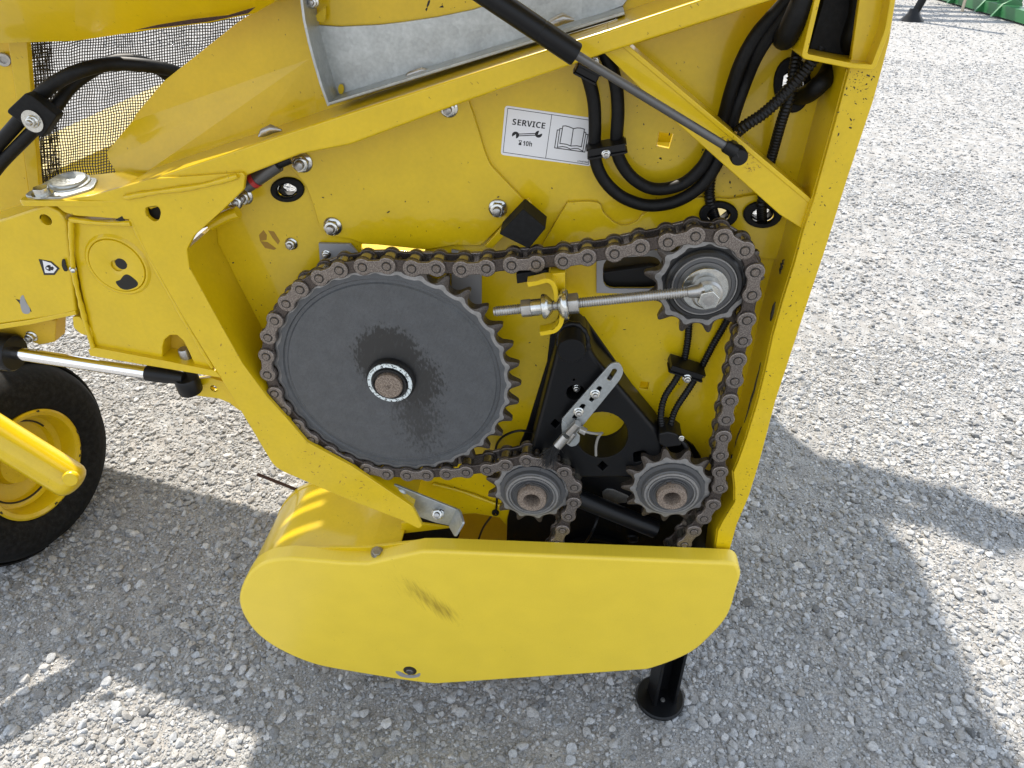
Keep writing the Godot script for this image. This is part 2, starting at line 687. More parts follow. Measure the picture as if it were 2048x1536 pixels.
# ---------------------------------------------------------------- the scene
func _ready() -> void:
	rng.seed = 7
	# camera, sky, sun, exposure
	var cam := Camera3D.new()
	cam.name = "camera"
	add_child(cam)
	cam.position = EYE
	cam.basis = cam_basis
	cam.fov = rad_to_deg(2.0 * atan(768.0 / FOCAL))
	cam.near = 0.02
	cam.far = 200.0
	cam.current = true
	var env := Environment.new()
	env.background_mode = Environment.BG_SKY
	var sky := ProceduralSkyMaterial.new()
	sky.sky_top_color = lin(0.50, 0.58, 0.70)
	sky.sky_horizon_color = lin(0.78, 0.80, 0.83)
	sky.sky_curve = 0.2
	sky.ground_bottom_color = lin(0.25, 0.25, 0.25)
	sky.ground_horizon_color = lin(0.35, 0.35, 0.35)
	sky.sun_angle_max = 1.0
	sky.sky_energy_multiplier = 1.13
	env.sky = Sky.new()
	env.sky.sky_material = sky
	env.tonemap_mode = Environment.TONE_MAPPER_LINEAR
	env.tonemap_exposure = 1.8
	env.sdfgi_enabled = true
	env.ssao_enabled = true
	env.ssil_enabled = true
	var we := WorldEnvironment.new()
	we.name = "world"
	we.environment = env
	add_child(we)
	var sun := DirectionalLight3D.new()
	sun.name = "sun"
	sun.light_energy = 1.6
	sun.light_color = Color(1.0, 0.965, 0.91)
	sun.light_angular_distance = 0.9
	sun.shadow_enabled = true
	add_child(sun)
	var el := deg_to_rad(50.0)
	sun.look_at_from_position(Vector3.ZERO, Vector3(0.40 * cos(el), -sin(el), 0.917 * cos(el)))

	make_materials()
	build_ground()
	build_frame()
	build_left_side()
	build_rear()
	build_cover()
	build_drive()
	build_hoses()
	build_fittings()
	build_distance()

# ---------------------------------------------------------------- ground
func build_ground() -> void:
	var n1 := noise(0.11, FastNoiseLite.TYPE_CELLULAR, 2, 21)
	n1.cellular_return_type = FastNoiseLite.RETURN_DISTANCE
	var n2 := noise(0.006, FastNoiseLite.TYPE_SIMPLEX_SMOOTH, 4, 22)
	var n3 := noise(0.28, FastNoiseLite.TYPE_SIMPLEX, 2, 23)
	var t := tex(1024, 1024, func(x, y):
		var w: float = 0.80 - 0.32 * (n1.get_noise_2d(x, y) + 0.4) + 0.14 * n3.get_noise_2d(x, y) + 0.15 * n2.get_noise_2d(x, y)
		w = clampf(w, 0.3, 1.0)
		return Color(w, w * (0.992 - 0.02 * n2.get_noise_2d(x + 90.0, y)), w * (0.985 - 0.04 * n2.get_noise_2d(x + 90.0, y))))
	var m := mat("gravel_bed", lin(0.41, 0.408, 0.402), 0.92)
	tri_map(m, t, 2.3)
	m.heightmap_enabled = true
	m.heightmap_texture = t
	m.heightmap_scale = 0.5
	var mb := MB.new()
	var up := Vector3.UP
	mb.quad(Vector3(-80, 0, 20), Vector3(80, 0, 20), Vector3(80, 0, -120), Vector3(-80, 0, -120), up, up, up, up)
	var g := part("ground", mb, m)
	g.set_meta("kind", "structure")
	tag(g, "pale grey crushed stone yard surface under the machine", "ground")
	# loose stones: four angular shapes, many sizes and greys
	var sm := mat("stone", lin(1, 1, 1), 0.9)
	sm.vertex_color_use_as_albedo = true
	var st := tex(256, 256, func(x, y):
		var w: float = 0.86 + 0.16 * n3.get_noise_2d(x * 0.8, y * 0.8) + 0.12 * n2.get_noise_2d(x * 9.0, y * 9.0)
		return Color(w, w, w))
	tri_map(sm, st, 9.0)
	var per := [[], [], [], [], []]
	var tint := [[], [], [], [], []]
	var r := RandomNumberGenerator.new()
	r.seed = 99
	var clump := noise(2.4, FastNoiseLite.TYPE_SIMPLEX_SMOOTH, 3, 31)
	# bands of the yard: depth from, depth to, stones per square metre, smallest, largest, share of coarse
	var bands := [[-0.30, -1.9, 9500.0, 0.0032, 0.0112], [-0.30, -1.9, 36000.0, 0.0021, 0.0052], [-0.30, -1.9, 14000.0, 0.0012, 0.0024], [-1.9, -3.6, 7500.0, 0.003, 0.0105], [-1.9, -3.6, 6000.0, 0.002, 0.0036], [-3.6, -6.5, 3200.0, 0.0036, 0.010], [-6.5, -14.0, 700.0, 0.0055, 0.012]]
	for bd in bands:
		var z0: float = bd[0]
		var z1: float = bd[1]
		var x0 := -1.5 + z1 * 0.50
		var x1 := 1.45 - z1 * 0.62
		if z1 < -3.0:
			x0 = 0.2 + z1 * 0.45
		var n := int((z0 - z1) * (x1 - x0) * float(bd[2]))
		for i in n:
			var p := Vector3(r.randf_range(x0, x1), 0, r.randf_range(z1, z0))
			if p.x < -1.15 + p.z * 0.52 or p.x > 1.15 - p.z * 0.62:
				continue
			var c := clump.get_noise_2d(p.x, p.z)
			if r.randf() > (0.80 + 0.9 * c if float(bd[4]) > 0.004 else 0.95):
				continue
			var k := pow(r.randf(), 3.0)
			var s: float = lerpf(bd[3], bd[4], k)
			var e := Basis.from_euler(Vector3(r.randf_range(-0.3, 0.3), r.randf() * TAU, r.randf_range(-0.3, 0.3)))
			e = e * Basis.from_scale(Vector3(s * r.randf_range(0.9, 1.35), s * r.randf_range(0.48, 0.8), s * r.randf_range(0.7, 1.1)))
			p.y = s * r.randf_range(0.0, 0.34)
			var q := r.randi_range(0, 4)
			per[q].append(Transform3D(e, p))
			var w := clampf(0.405 + 0.095 * r.randfn(), 0.14, 0.70)
			var warm := r.randf_range(-0.03, 0.03)
			if r.randf() < 0.02:
				warm = 0.06
			tint[q].append(Color(w * (1.0 + warm), w, w * (1.0 - warm * 1.3)))
	var holder := Node3D.new()
	holder.name = "gravel"
	add_child(holder)
	tag(holder, "loose crushed grey stones covering the whole yard", "gravel", "", "stuff")
	for q in 5:
		var mm := MultiMesh.new()
		mm.transform_format = MultiMesh.TRANSFORM_3D
		mm.use_colors = true
		mm.mesh = stone(q)
		mm.instance_count = per[q].size()
		for i in per[q].size():
			mm.set_instance_transform(i, per[q][i])
			mm.set_instance_color(i, tint[q][i])
		var mi := MultiMeshInstance3D.new()
		mi.name = "stones"
		named(mi, holder)
		mi.multimesh = mm
		mi.material_override = sm
		mi.set_meta("kind", "stuff")
		holder.add_child(mi, true)
	print("stones ", per[0].size() * 5)

func stone(q: int) -> ArrayMesh:
	# an angular pebble: a subdivided ball cut by random planes
	var r := RandomNumberGenerator.new()
	r.seed = 300 + q
	var cuts := []
	for i in 13:
		var d := Vector3(r.randfn(), r.randfn(), r.randfn()).normalized()
		cuts.append([d, r.randf_range(0.50, 0.86)])
	var sph := SphereMesh.new()
	sph.radius = 1.0
	sph.height = 2.0
	sph.radial_segments = 12
	sph.rings = 7
	var a := sph.get_mesh_arrays()
	var v: PackedVector3Array = a[Mesh.ARRAY_VERTEX]
	for i in v.size():
		var p := v[i]
		for c in cuts:
			var d: float = p.dot(c[0]) - c[1]
			if d > 0.0:
				p -= (c[0] as Vector3) * d
		v[i] = p
	var stl := SurfaceTool.new()
	stl.begin(Mesh.PRIMITIVE_TRIANGLES)
	var idx: PackedInt32Array = a[Mesh.ARRAY_INDEX]
	for i in range(0, idx.size(), 3):
		var n := (v[idx[i + 2]] - v[idx[i]]).cross(v[idx[i + 1]] - v[idx[i]])
		if n.length() < 1e-6:
			continue
		n = n.normalized()
		for k in 3:
			stl.set_normal(n.lerp(v[idx[i + k]].normalized(), 0.16).normalized())
			stl.add_vertex(v[idx[i + k]])
	return stl.commit()

# ---------------------------------------------------------------- the yellow side frame
var frame: Node3D

func wall_strip(called: String, line: PackedVector2Array, b0: float, b1: float, thick_mm: float, m: Material, parent: Node3D) -> MeshInstance3D:
	var mb := MB.new()
	mb.extr(ribbon(line, thick_mm * 0.001), zb(b0), zb(b0) - zb(b1), 0.0004)
	return part(called, mb, m, parent)

func build_frame() -> void:
	frame = thing("machine_side_frame", "yellow painted steel side frame holding the chain drive, with open right hand post", "machine frame", Vector3(-0.05, 0.25, -0.70))
	var Y: Material = M.yellow
	# post at the right: front flange, web running back to the panel
	var flange_left := [1730, -80, 1699, 140, 1692, 165, 1672, 240, 1640, 355, 1627, 403, 1608, 458, 1590, 525, 1565, 605, 1546, 673, 1531, 742, 1516, 803, 1493, 878, 1476, 926, 1467, 945, 1470, 975, 1470, 1004, 1446, 1043, 1436, 1062, 1424, 1150]
	var flange := [1424, 1150, 1446, 1150, 1458, 1107, 1474, 1049, 1498, 993, 1519, 925, 1551, 803, 1589, 687, 1611, 619, 1650, 502, 1696, 355, 1747, 202, 1764, 140, 1779, 82, 1792, 0, 1806, -80]
	plate("edge_post", flange + flange_left.slice(0, flange_left.size() - 2), 4, 5, Y, frame, 1.2)
	var web := px(flange_left.slice(2), 7)
	wall_strip("post_web", web, 9.2, 56, 3.5, Y, frame)
	chips("paint_chip", [1690, 170, 1735, 190, 1640, 480, 1600, 470], 4, 60, frame, M.flake_dark, 0.6)
	chips("paint_chip", [1600, 470, 1640, 480, 1520, 880, 1490, 900], 4, 90, frame, M.flake_dark, 0.55)
	chips("paint_chip", [1480, 930, 1510, 935, 1465, 1090, 1435, 1085], 4, 80, frame, M.flake_dark, 0.5)
	chips("paint_chip", [1699, 142, 1755, 142, 1735, 190, 1690, 180], 4, 60, frame, M.flake_dark, 0.55)
	# square tube at the top of the post, open towards the front
	var tube_out := fillet(px([1652, -95, 1602, 117, 1699, 137, 1750, 141, 1781, 60, 1808, -95], -12), 0.004)
	var mb := MB.new()
	if not Geometry2D.is_polygon_clockwise(tube_out) == Geometry2D.is_polygon_clockwise(circ(Vector2.ZERO, 1.0, 5)):
		tube_out.reverse()
	var tube_in := mb.inset(tube_out, mb.ring_normals(tube_out), 0.0042)
	mb.extr(tube_out, zb(-12), 0.32, 0.0010, [tube_in])
	part("square_tube", mb, Y, frame)
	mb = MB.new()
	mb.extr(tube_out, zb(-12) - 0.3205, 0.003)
	part("tube_floor", mb, M.black_paint, frame)  # black end plate stands in for the unlit depth of the tube
	plate("tube_shade_fill", [1668, -70, 1618, 98, 1690, 112, 1716, -70], 26, 40, M.rubber, frame, 1.0)  # black block standing in for hoses and the shade inside the tube
	# back panel
	var wall_px := [374, 495, 378, 535, 398, 571, 424, 619, 485, 728, 533, 793, 579, 846, 614, 887, 702, 934, 825, 1016]
	var panel := px([820, 1046, 870, 1040, 905, 1030, 950, 1027, 1000, 1036, 1020, 1060, 1420, 1060], 50)
	var right := px(flange_left, 7)
	right.reverse()
	panel.append_array(right.slice(3))
	panel.append_array(px([1640, -60, 1480, 20, 900, 205, 470, 345, 420, 420, 372, 470], 50))
	var left := px(wall_px, -2)
	for i in left.size():
		left[i].x += 0.002
	panel.append_array(left.slice(0, left.size() - 1))
	var holes := [ell(1586, 171, 24, 36, 50), ell(573, 380, 21, 15, 50), ell(1437, 432, 22, 15, 50), ell(1526, 432, 22, 15, 50), px([1318, 265, 1347, 268, 1338, 297, 1313, 292], 50), px([1281, 763, 1298, 765, 1295, 779, 1279, 777], 50), fillet(px([722, 488, 850, 494, 850, 503, 722, 500], 50), 0.002), fillet(px([1206, 516, 1322, 512, 1322, 578, 1206, 578], 50), 0.013)]
	var cut := px([1650, 440, 1592, 450, 1572, 472, 1557, 502, 1549, 540, 1550, 574, 1561, 598, 1650, 610], 50)
	for q in Geometry2D.clip_polygons(panel, cut):
		if q.size() > 20:
			panel = q
	mb = MB.new()
	mb.extr(panel, zb(50), 0.005, 0.0008, holes)
	part("back_panel", mb, Y, frame)
	wall_strip("left_web", px(wall_px, -2), -1, 54, 4, Y, frame)
	chips("grease_fleck", [640, 470, 1000, 440, 1180, 430, 1180, 520, 640, 500], 44.5, 60, frame, M.flake_dark, 0.35)
	chips("grease_fleck", [1040, 600, 1380, 640, 1430, 760, 1300, 850, 1040, 820], 50, 120, frame, M.flake_dark, 0.35)
	chips("grease_fleck", [1460, 480, 1500, 450, 1560, 470, 1520, 600], 50, 60, frame, M.flake_dark, 0.4)
	chips("grease_fleck", [560, 400, 1000, 300, 1180, 430, 1180, 520, 640, 480], 44.5, 26, frame, M.flake_dark, 0.8)
	chips("grease_fleck", [1400, 290, 1560, 320, 1560, 400, 1400, 400], 50, 60, frame, M.flake_dark, 0.8)
	chips("grease_fleck", [1250, 200, 1400, 200, 1360, 350, 1250, 330], 50, 26, frame, M.flake_dark, 0.9)
	chips("grease_fleck", [1040, 600, 1080, 640, 1380, 640, 1430, 760, 1300, 850, 1040, 820], 50, 26, frame, M.flake_dark, 0.8)
	chips("grease_fleck", [400, 520, 560, 480, 540, 620, 500, 700], 50, 30, frame, M.flake_dark, 0.8)
	chips("grease_fleck", [900, 960, 1000, 960, 990, 1020, 880, 1020], 50, 18, frame, M.flake_dark, 0.9)
	# streaks of bared metal on the web behind the chain
	for s in [[0.50, 0.60, 24.0, 0.0016], [0.61, 0.66, 30.0, 0.0012], [0.40, 0.43, 22.0, 0.0028], [0.68, 0.70, 26.0, 0.002], [0.345, 0.365, 34.0, 0.0022]]:
		mb = MB.new()
		var l := PackedVector3Array()
		for k in 9:
			var f: float = lerpf(s[0], s[1], k / 8.0) * (web.size() - 1)
			var w0 := web[int(f)].lerp(web[mini(int(f) + 1, web.size() - 1)], f - int(f))
			l.append(Vector3(w0.x - 0.0018 + rng.randf_range(-0.0002, 0.0002), w0.y, zb(float(s[2]) + rng.randf_range(-1.5, 1.5))))
		mb.tube(l, func(k: int) -> float: return s[3] * (0.35 + 0.65 * sin(PI * k / 8.0)), 6)
		part("scratch", mb, M.flake_dark, frame)
	# bolted cover plate with folded edge
	var bolted := px([560, 318, 590, 345, 612, 372, 625, 407, 639, 455, 652, 470, 702, 479, 726, 487, 853, 500, 905, 491, 962, 492, 1051, 404, 981, 331, 970, 306, 952, 246, 930, 180], 45)
	mb = MB.new()
	mb.extr(fillet(bolted, 0.004, 3), zb(45), 0.0048, 0.0012)
	var bp := part("bolted_plate", mb, Y, frame)
	plate("folded_edge", [1058, 398, 1064, 412, 985, 497, 968, 494, 1051, 403], 39, 6, Y, frame, 0.8, 1.2)
	nut(605, 324, 45, 20.5, bp)
	nut(666, 452, 45, 18.5, bp)
	nut(898, 216, 45, 18.5, bp)
	nut(996, 416, 45, 19, bp)
	nut(583, 487, 50, 12.5, frame)
	nut(489, 392, 50, 17, frame)
	# lower overlay with curved upper contour
	var over := smooth(px([1085, 489, 1130, 413, 1142, 405, 1195, 405, 1207, 425, 1230, 446, 1252, 451, 1275, 442, 1292, 425, 1350, 408, 1400, 395, 1460, 398, 1510, 390, 1575, 392], 45), 3, false)
	over.append_array(px([1590, 470, 1560, 520, 1300, 500, 1085, 510], 45))
	mb = MB.new()
	mb.extr(over, zb(45), 0.0048, 0.0010, [ell(1437, 432, 24, 16, 45), ell(1526, 432, 24, 16, 45)])
	part("stiffener_plate", mb, Y, frame)
	# rail across the top: front leg and top leg of an angle
	plate("top_rail", [248, 375, 600, 257, 942, 147, 1200, 65, 1391, 2, 1560, -55, 1690, -50, 1542, 2, 1300, 79, 1200, 111, 942, 200, 700, 290, 600, 309, 492, 352, 300, 420], -2, 5, Y, frame, 2.5)
	var a := P(232, 380, 0.5)
	var c := P(1500, -34, 0.5)
	mb = MB.new()
	var dirv := (c - a).normalized()
	mb.xf = Transform3D(Basis(dirv, Vector3(-dirv.y, dirv.x, 0), Vector3(0, 0, 1)), a)
	mb.extr(PackedVector2Array([Vector2(0, -0.006), Vector2(a.distance_to(c), -0.006), Vector2(a.distance_to(c), -0.001), Vector2(0, -0.001)]), 0.0, 0.084, 0.001)
	part("rail_top_leg", mb, Y, frame)
	for q in [[537, 262, 22], [1118, 42, 22]]:     # half-moon weld nuts on the rail
		var w := MB.new()
		var ctr: Vector3 = P(q[0], q[1], 28)
		w.xf = Transform3D(Basis(dirv, Vector3(-dirv.y, dirv.x, 0), Vector3(0, 0, 1)), ctr)
		w.tube(PackedVector3Array([Vector3(-0.012, -0.002, 0), Vector3(-0.006, 0.0, 0), Vector3(0.004, 0.001, 0), Vector3(0.013, -0.003, 0)]), func(i): return [0.001, 0.004, 0.0045, 0.001][i], 10)
		part("weld_nut", w, M.zinc_dull, frame)
	# upper sheet above the rail
	var sheet := px([272, 228, 330, 160, 400, 105, 475, 45, 545, 0, 640, -75, 1480, -360, 1480, -185.5, 900, 19, 619, 118.2, 265, 243], 69)
	mb = MB.new()
	mb.extr(sheet, zb(69), 0.003, 0.0004)
	part("upper_sheet", mb, Y, frame)
	mb = MB.new()
	for back in [0.0, -0.002]:
		var fan := pts3([619, 117.5, 69, 265, 242.5, 69, 213, 305, 63, 219, 322, 60, 236, 350, 56, 250, 374, 53, 470, 330, 60, 640, 262, 69, 900, 195, 69, 1480, 2, 69, 1480, -186.5, 69])
		for k in range(1, fan.size() - 1):
			var sh := Vector3(0, 0, back)
			var nn := (fan[k] - fan[0]).cross(fan[k + 1] - fan[0]).normalized()
			if nn.z < 0.0: nn = -nn
			mb.tri(fan[0] + sh, fan[k] + sh, fan[k + 1] + sh, nn, nn, nn)
	part("lower_sheet", mb, Y, frame)
	chips("grease_fleck", [850, 0, 940, 0, 900, 20, 850, 30], 69, 8, frame, M.flake_dark, 1.0)
	# diagonal brace between rail and post
	plate("diagonal_brace", [1200, 98, 1250, 88, 1624, 402, 1620, 420, 1608, 460, 1560, 430, 1330, 225], 12, 4, Y, frame, 1.0)
	var ba := P(1251, 86, 12)
	var bb := P(1626, 401, 12)
	mb = MB.new()
	dirv = (bb - ba).normalized()
	mb.xf = Transform3D(Basis(dirv, Vector3(-dirv.y, dirv.x, 0), Vector3(0, 0, 1)), ba)
	mb.extr(PackedVector2Array([Vector2(-0.02, -0.004), Vector2(ba.distance_to(bb) + 0.002, -0.004), Vector2(ba.distance_to(bb) + 0.002, 0.0002), Vector2(-0.02, 0.0002)]), 0.0012, 0.03, 0.0008)
	part("brace_leg", mb, Y, frame)
	chips("grease_smear", [1440, 270, 1480, 262, 1530, 330, 1500, 350], 12, 220, frame, M.flake_rust, 0.5)
	# strap plate running down to the front
	var strap := [100, 402, 180, 392, 300, 358, 485, 345, 490, 353, 487, 380, 444, 422, 388, 472, 374, 499, 379, 537, 398, 571, 424, 619, 485, 728, 533, 793, 579, 844, 614, 885, 702, 932, 825, 1014, 845, 1052, 838, 1058, 801, 1040, 702, 1002, 567, 944, 552, 935, 543, 925, 479, 818, 472, 807, 369, 639, 297, 513, 262, 440, 150, 432, 128, 425]
	plate("strap_plate", strap, -6, 5, Y, frame, 1.2, 2.5, [fillet(px([290, 416, 315, 412, 322, 424, 318, 440, 308, 444, 294, 434], -6), 0.003)])
	plate("hole_back", [282, 405, 330, 405, 330, 450, 282, 450], 6, 2, M.hole_dark, frame, 0)
	chips("paint_chip", [560, 900, 612, 892, 820, 1020, 800, 1030, 640, 965], -6, 110, frame, M.flake_rust, 0.7)
	chips("paint_chip", [400, 560, 440, 640, 560, 860, 540, 900, 420, 700], -6, 40, frame, M.flake_rust, 0.6)
	mb = MB.new()
	mb.tube(spline(pts3([374, 490, -5, 373, 515, -5, 381, 542, -5, 396, 570, -5]), 0.004), func(_i): return 0.0009, 6)
	part("bared_edge", mb, M.flake_dark, frame)
	# pivot housing to the left of it
	var house := [133, 440, 262, 440, 300, 515, 369, 640, 432, 745, 392, 738, 378, 705, 366, 682, 354, 671, 340, 671, 329, 680, 325, 694, 325, 726, 178, 704, 186, 697]
	plate("pivot_housing", house, -1, 40, Y, frame, 1.6, 0.0, [circ(px([242, 527], -1)[0], span(242, 527, 12, -1), 20)])
	plate("housing_back", [140, 450, 270, 450, 420, 730, 190, 690], 20, 4, M.yellow_worn, frame, 0)
	plate("bottom_lip", [176, 700, 190, 696, 330, 722, 430, 742, 442, 756, 180, 712], -7, 40, Y, frame, 0.8, 0.0)
	# welded round boss
	mb = MB.new()
	var bc := P(236, 530, -1)
	var br := span(236, 530, 56, -1)
	mb.xf = Transform3D(Basis.IDENTITY, bc)
	mb.lathe([[br * 1.12, 0.0], [br * 1.04, 0.0022], [br * 0.98, 0.002], [br * 0.95, 0.0005], [br * 0.93, 0.0026], [br * 0.24, 0.0026], [br * 0.21, 0.002], [br * 0.20, -0.01]], 44)
	part("weld_boss", mb, Y, frame)
	mb = MB.new()
	mb.extr(smooth(px([231, 564, 240, 560, 246, 552, 253, 549, 262, 553, 275, 565, 272, 574, 254, 580, 240, 576], -4), 3), zb(-3.7), 0.0006)
	mb.extr(circ(px([242, 528], -4)[0], br * 0.2, 24), zb(-3.7), 0.0006)
	part("dark_opening", mb, M.hole_dark, frame)
	mb = MB.new()
	mb.extr(px([230, 440, 244, 432, 252, 446], -6.2), zb(-6.2), 0.0008)
	part("slot_opening", mb, M.hole_dark, frame)
	mb = MB.new()
	mb.extr(smooth(px([126, 518, 131, 519, 133, 530, 137, 540, 130, 541, 125, 530], -5), 2), zb(-6.4), 0.0008)
	part("slot_opening", mb, M.hole_dark, frame)
	# weld beads
	for w in [[262, 436, -4, 300, 513, -3, 369, 639, -3, 425, 735, -3], [392, 487, 44, 450, 560, 48, 470, 640, 48, 478, 720, 48], [865, 968, 48, 930, 985, 47, 1010, 1015, 47], [250, 395, -8, 300, 386, -8, 400, 372, -8, 475, 352, -8], [142, 442, -6, 147, 540, -5, 170, 640, -4, 186, 695, -4], [140, 439, -6, 200, 446, -6, 262, 447, -6]]:
		mb = MB.new()
		var sp := spline(pts3(w), 0.003)
		mb.tube(sp, func(i: int) -> float: return 0.0027 + 0.00028 * sin(i * 1.3) + 0.0004 * sin(i * 0.37), 8)
		part("weld_bead", mb, Y, frame)
	# stub under the strap, lug under the housing
	mb = MB.new()
	mb.tube(spline(pts3([420, 450, 30, 452, 432, 30, 476, 424, 30]), 0.005), func(_i): return 0.006, 14)
	part("stub_pin", mb, Y, frame)
	plate("lower_lug", [358, 769, 362, 786, 400, 793, 438, 798, 458, 806, 476, 820, 500, 830, 470, 770, 420, 756, 370, 760], 12, 6, Y, frame, 1.2, 2.0, [circ(px([428, 777], 12)[0], 0.004, 16)])
	# stamped tab and rust stain
	mb = MB.new()
	for l in [[518, 470, 527, 460, 534, 470, 533, 480, 520, 482], [536, 461, 548, 463, 560, 482, 556, 489, 545, 476], [520, 482, 535, 484, 553, 497, 548, 500, 530, 496]]:
		mb.extr(px(l, 49.8), zb(49.8), 0.0001)
	part("rust_stain", mb, M.flake_rust, frame)
	# yellow channel that carries the tension rod: open profile extruded from the panel
	var prof := smooth(px([1055, 570, 1075, 566, 1092, 562, 1103, 566, 1110, 580, 1114, 605, 1122, 625, 1122, 645, 1112, 660, 1098, 665, 1080, 668], -18), 4, false)
	wall_strip("rod_channel", prof, -18, -4, 5.0, Y, frame)
	plate("rod_channel_arm", [1100, 548, 1130, 545, 1130, 640, 1118, 640, 1110, 580], -4, 67, Y, frame, 1.0, 1.0)
	# inner wall below the panel
	plate("inner_panel", [770, 1000, 1060, 1000, 1460, 1040, 1440, 1230, 760, 1230], 110, 4, Y, frame, 0)
	# grey steel plates behind the sprocket
	plate("grey_tab", [637, 487, 700, 489, 725, 520, 725, 545, 640, 530], 44, 4, M.grey_plate, frame, 0.5)
	nut(653, 508, 44, 9, frame)
	plate("grey_bar", [903, 500, 963, 510, 963, 660, 903, 640], 46, 3, M.grey_plate, frame, 0.4)
	plate("slot_plate", [1193, 500, 1335, 500, 1335, 590, 1193, 586], 47, 2.5, M.grey_plate, frame, 0.4, 0.0, [fillet(px([1206, 516, 1322, 512, 1322, 578, 1206, 578], 47), 0.013)])
	plate("slot_bar", [1206, 546, 1300, 533, 1330, 538, 1330, 590, 1200, 592], 57, 10, M.black_paint, frame, 1)
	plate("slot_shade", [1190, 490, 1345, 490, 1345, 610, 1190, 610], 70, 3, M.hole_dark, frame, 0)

# ---------------------------------------------------------------- left side
func build_left_side() -> void:
	var Y: Material = M.yellow
	# hinged box beam
	var arm := thing("box_arm", "yellow hollow box beam with a small grease sticker at the left edge", "steel beam", P(60, 640, 20))
	plate("beam_face", [-80, 465, 0, 440, 60, 420, 92, 409, 118, 424, 133, 445, 152, 623, 120, 632, -80, 660], -4, 60, Y, arm, 3.0, 0.0, [circ(px([92, 440], -4)[0], span(92, 440, 10.5, -4), 20)])
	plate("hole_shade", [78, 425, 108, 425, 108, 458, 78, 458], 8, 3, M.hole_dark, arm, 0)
	plate("beam_lip", [-80, 660, 60, 640, 150, 622, 153, 630, 60, 650, -80, 672], -4.5, 50, Y, arm, 1.2)
	chips("paint_chip", [40, 596, 52, 600, 60, 622, 48, 628], -4, 10, arm, M.flake_dark, 3.2)
	var mb := MB.new()
	mb.extr(smooth(px([40, 598, 46, 590, 52, 604, 60, 618, 58, 627, 46, 626, 41, 612], -4.2), 3), zb(-4.2), 0.0001)
	part("bared_patch", mb, M.grey_plate, arm)
	plate("hinge_flange", [144, 634, 158, 634, 172, 648, 182, 660, 186, 676, 160, 668, 146, 655], -3, 30, Y, arm, 1.5, 2.0)
	plate("lower_bracket", [-20, 652, 96, 640, 112, 640, 110, 684, 80, 690, 30, 672, -20, 668], 22, 20, M.yellow_worn, arm, 1.2, 2.0)
	nut(64, 672, 22, 11, arm)
	mb = MB.new()
	mb.xf = upright(P(146, 537, -4), Vector3(0.5, 0.1, 0.8))
	mb.lathe([[0.0035, 0], [0.0035, 0.003], [0.002, 0.004], [0.002, 0.006], [0.0028, 0.007], [0.0022, 0.009], [0.0, 0.0095]], 14)
	part("grease_nipple", mb, M.zinc, arm)
	# grease point sticker
	var stk := thing("grease_sticker", "small white pentagon grease point sticker with dark border on the box beam", "sticker", P(98, 537, -4.5))
	plate("border", [77, 518, 103, 523, 119, 537, 109, 550, 88, 550], -4.4, 0.25, M.print_black, stk, 0.0)
	plate("face", [85, 521, 102, 526, 114, 537, 107, 546, 90, 546], -4.7, 0.15, M.label_white, stk, 0.0)
	plate("grease_symbol", [91, 534, 94, 531, 98, 534, 98, 530, 101, 531, 101, 534, 105, 533, 108, 536, 105, 541, 101, 540, 101, 542, 98, 542, 98, 540, 94, 540, 91, 538], -4.9, 0.12, M.print_black, stk, 0.0)
	plate("symbol_core", [93, 534, 97, 535.5, 97, 538.5, 93, 538], -5.1, 0.1, M.label_white, stk, 0.0)
	# zinc cap on the pivot
	var at := P(125, 385, 18)
	var cap := thing("pivot_cover", "zinc plated cover cap with one hex bolt on top of the pivot", "cover", at)
	mb = MB.new()
	var lay := Transform3D(Basis(Vector3(1, 0, 0), Vector3(0, 0.12, -1).normalized(), Vector3(0, 1, 0.12).normalized()), P(126, 372, 18))
	mb.xf = lay
	mb.extr(fillet(PackedVector2Array([Vector2(-0.030, -0.022), Vector2(-0.016, -0.026), Vector2(0.012, -0.024), Vector2(0.034, -0.002), Vector2(0.026, 0.022), Vector2(-0.022, 0.024)]), 0.007), 0.0, 0.005, 0.0012)
	part("cap_plate", mb, M.galvanised, cap)
	mb = MB.new()
	mb.xf = lay * Transform3D(Basis.IDENTITY, Vector3(0.003, 0.007, 0))
	mb.lathe([[0.021, 0], [0.0205, 0.0014], [0.0185, 0.0024], [0.018, 0.0042], [0.0165, 0.0052], [0.0, 0.0056]], 36)
	part("cap_dome", mb, M.galvanised, cap)
	mb = MB.new()
	mb.xf = lay * Transform3D(Basis.IDENTITY, Vector3(-0.010, -0.019, 0))
	mb.lathe([[0.0105, 0], [0.0105, 0.0015], [0.0, 0.0016]], 24)
	mb.extr(fillet(circ(Vector2.ZERO, 0.0078, 6), 0.0008, 2), 0.0075, 0.006, 0.0007)
	part("hex_bolt", mb, M.zinc, cap)
	var seat := thing("pivot_top_plate", "sunlit yellow top plate of the pivot under the zinc cap", "steel plate", P(180, 400, 10))
	mb = MB.new()
	mb.xf = Transform3D(lay.basis, P(150, 386, 8))
	mb.extr(fillet(PackedVector2Array([Vector2(-0.050, -0.020), Vector2(0.095, -0.012), Vector2(0.13, 0.03), Vector2(0.03, 0.055), Vector2(-0.045, 0.03)]), 0.006), 0.0, 0.006, 0.0015)
	part("top_plate", mb, Y, seat)
	# hydraulic cylinder
	var cyl := thing("hydraulic_cylinder", "steering cylinder with black barrel, chromed rod and black end eye below the box beam", "cylinder", P(160, 712, 5))
	var p0 := P(-60, 694, 4)
	var p1 := P(30, 706, 2)
	var p2 := P(296, 746, -2)
	var p3 := P(368, 756, -2)
	mb = MB.new()
	mb.tube(PackedVector3Array([p0, p1.lerp(p0, 0.35), p1.lerp(p0, 0.34), p1.lerp(p0, 0.05), p1]), func(i): return [0.019, 0.019, 0.0225, 0.0225, 0.0205][i], 28)
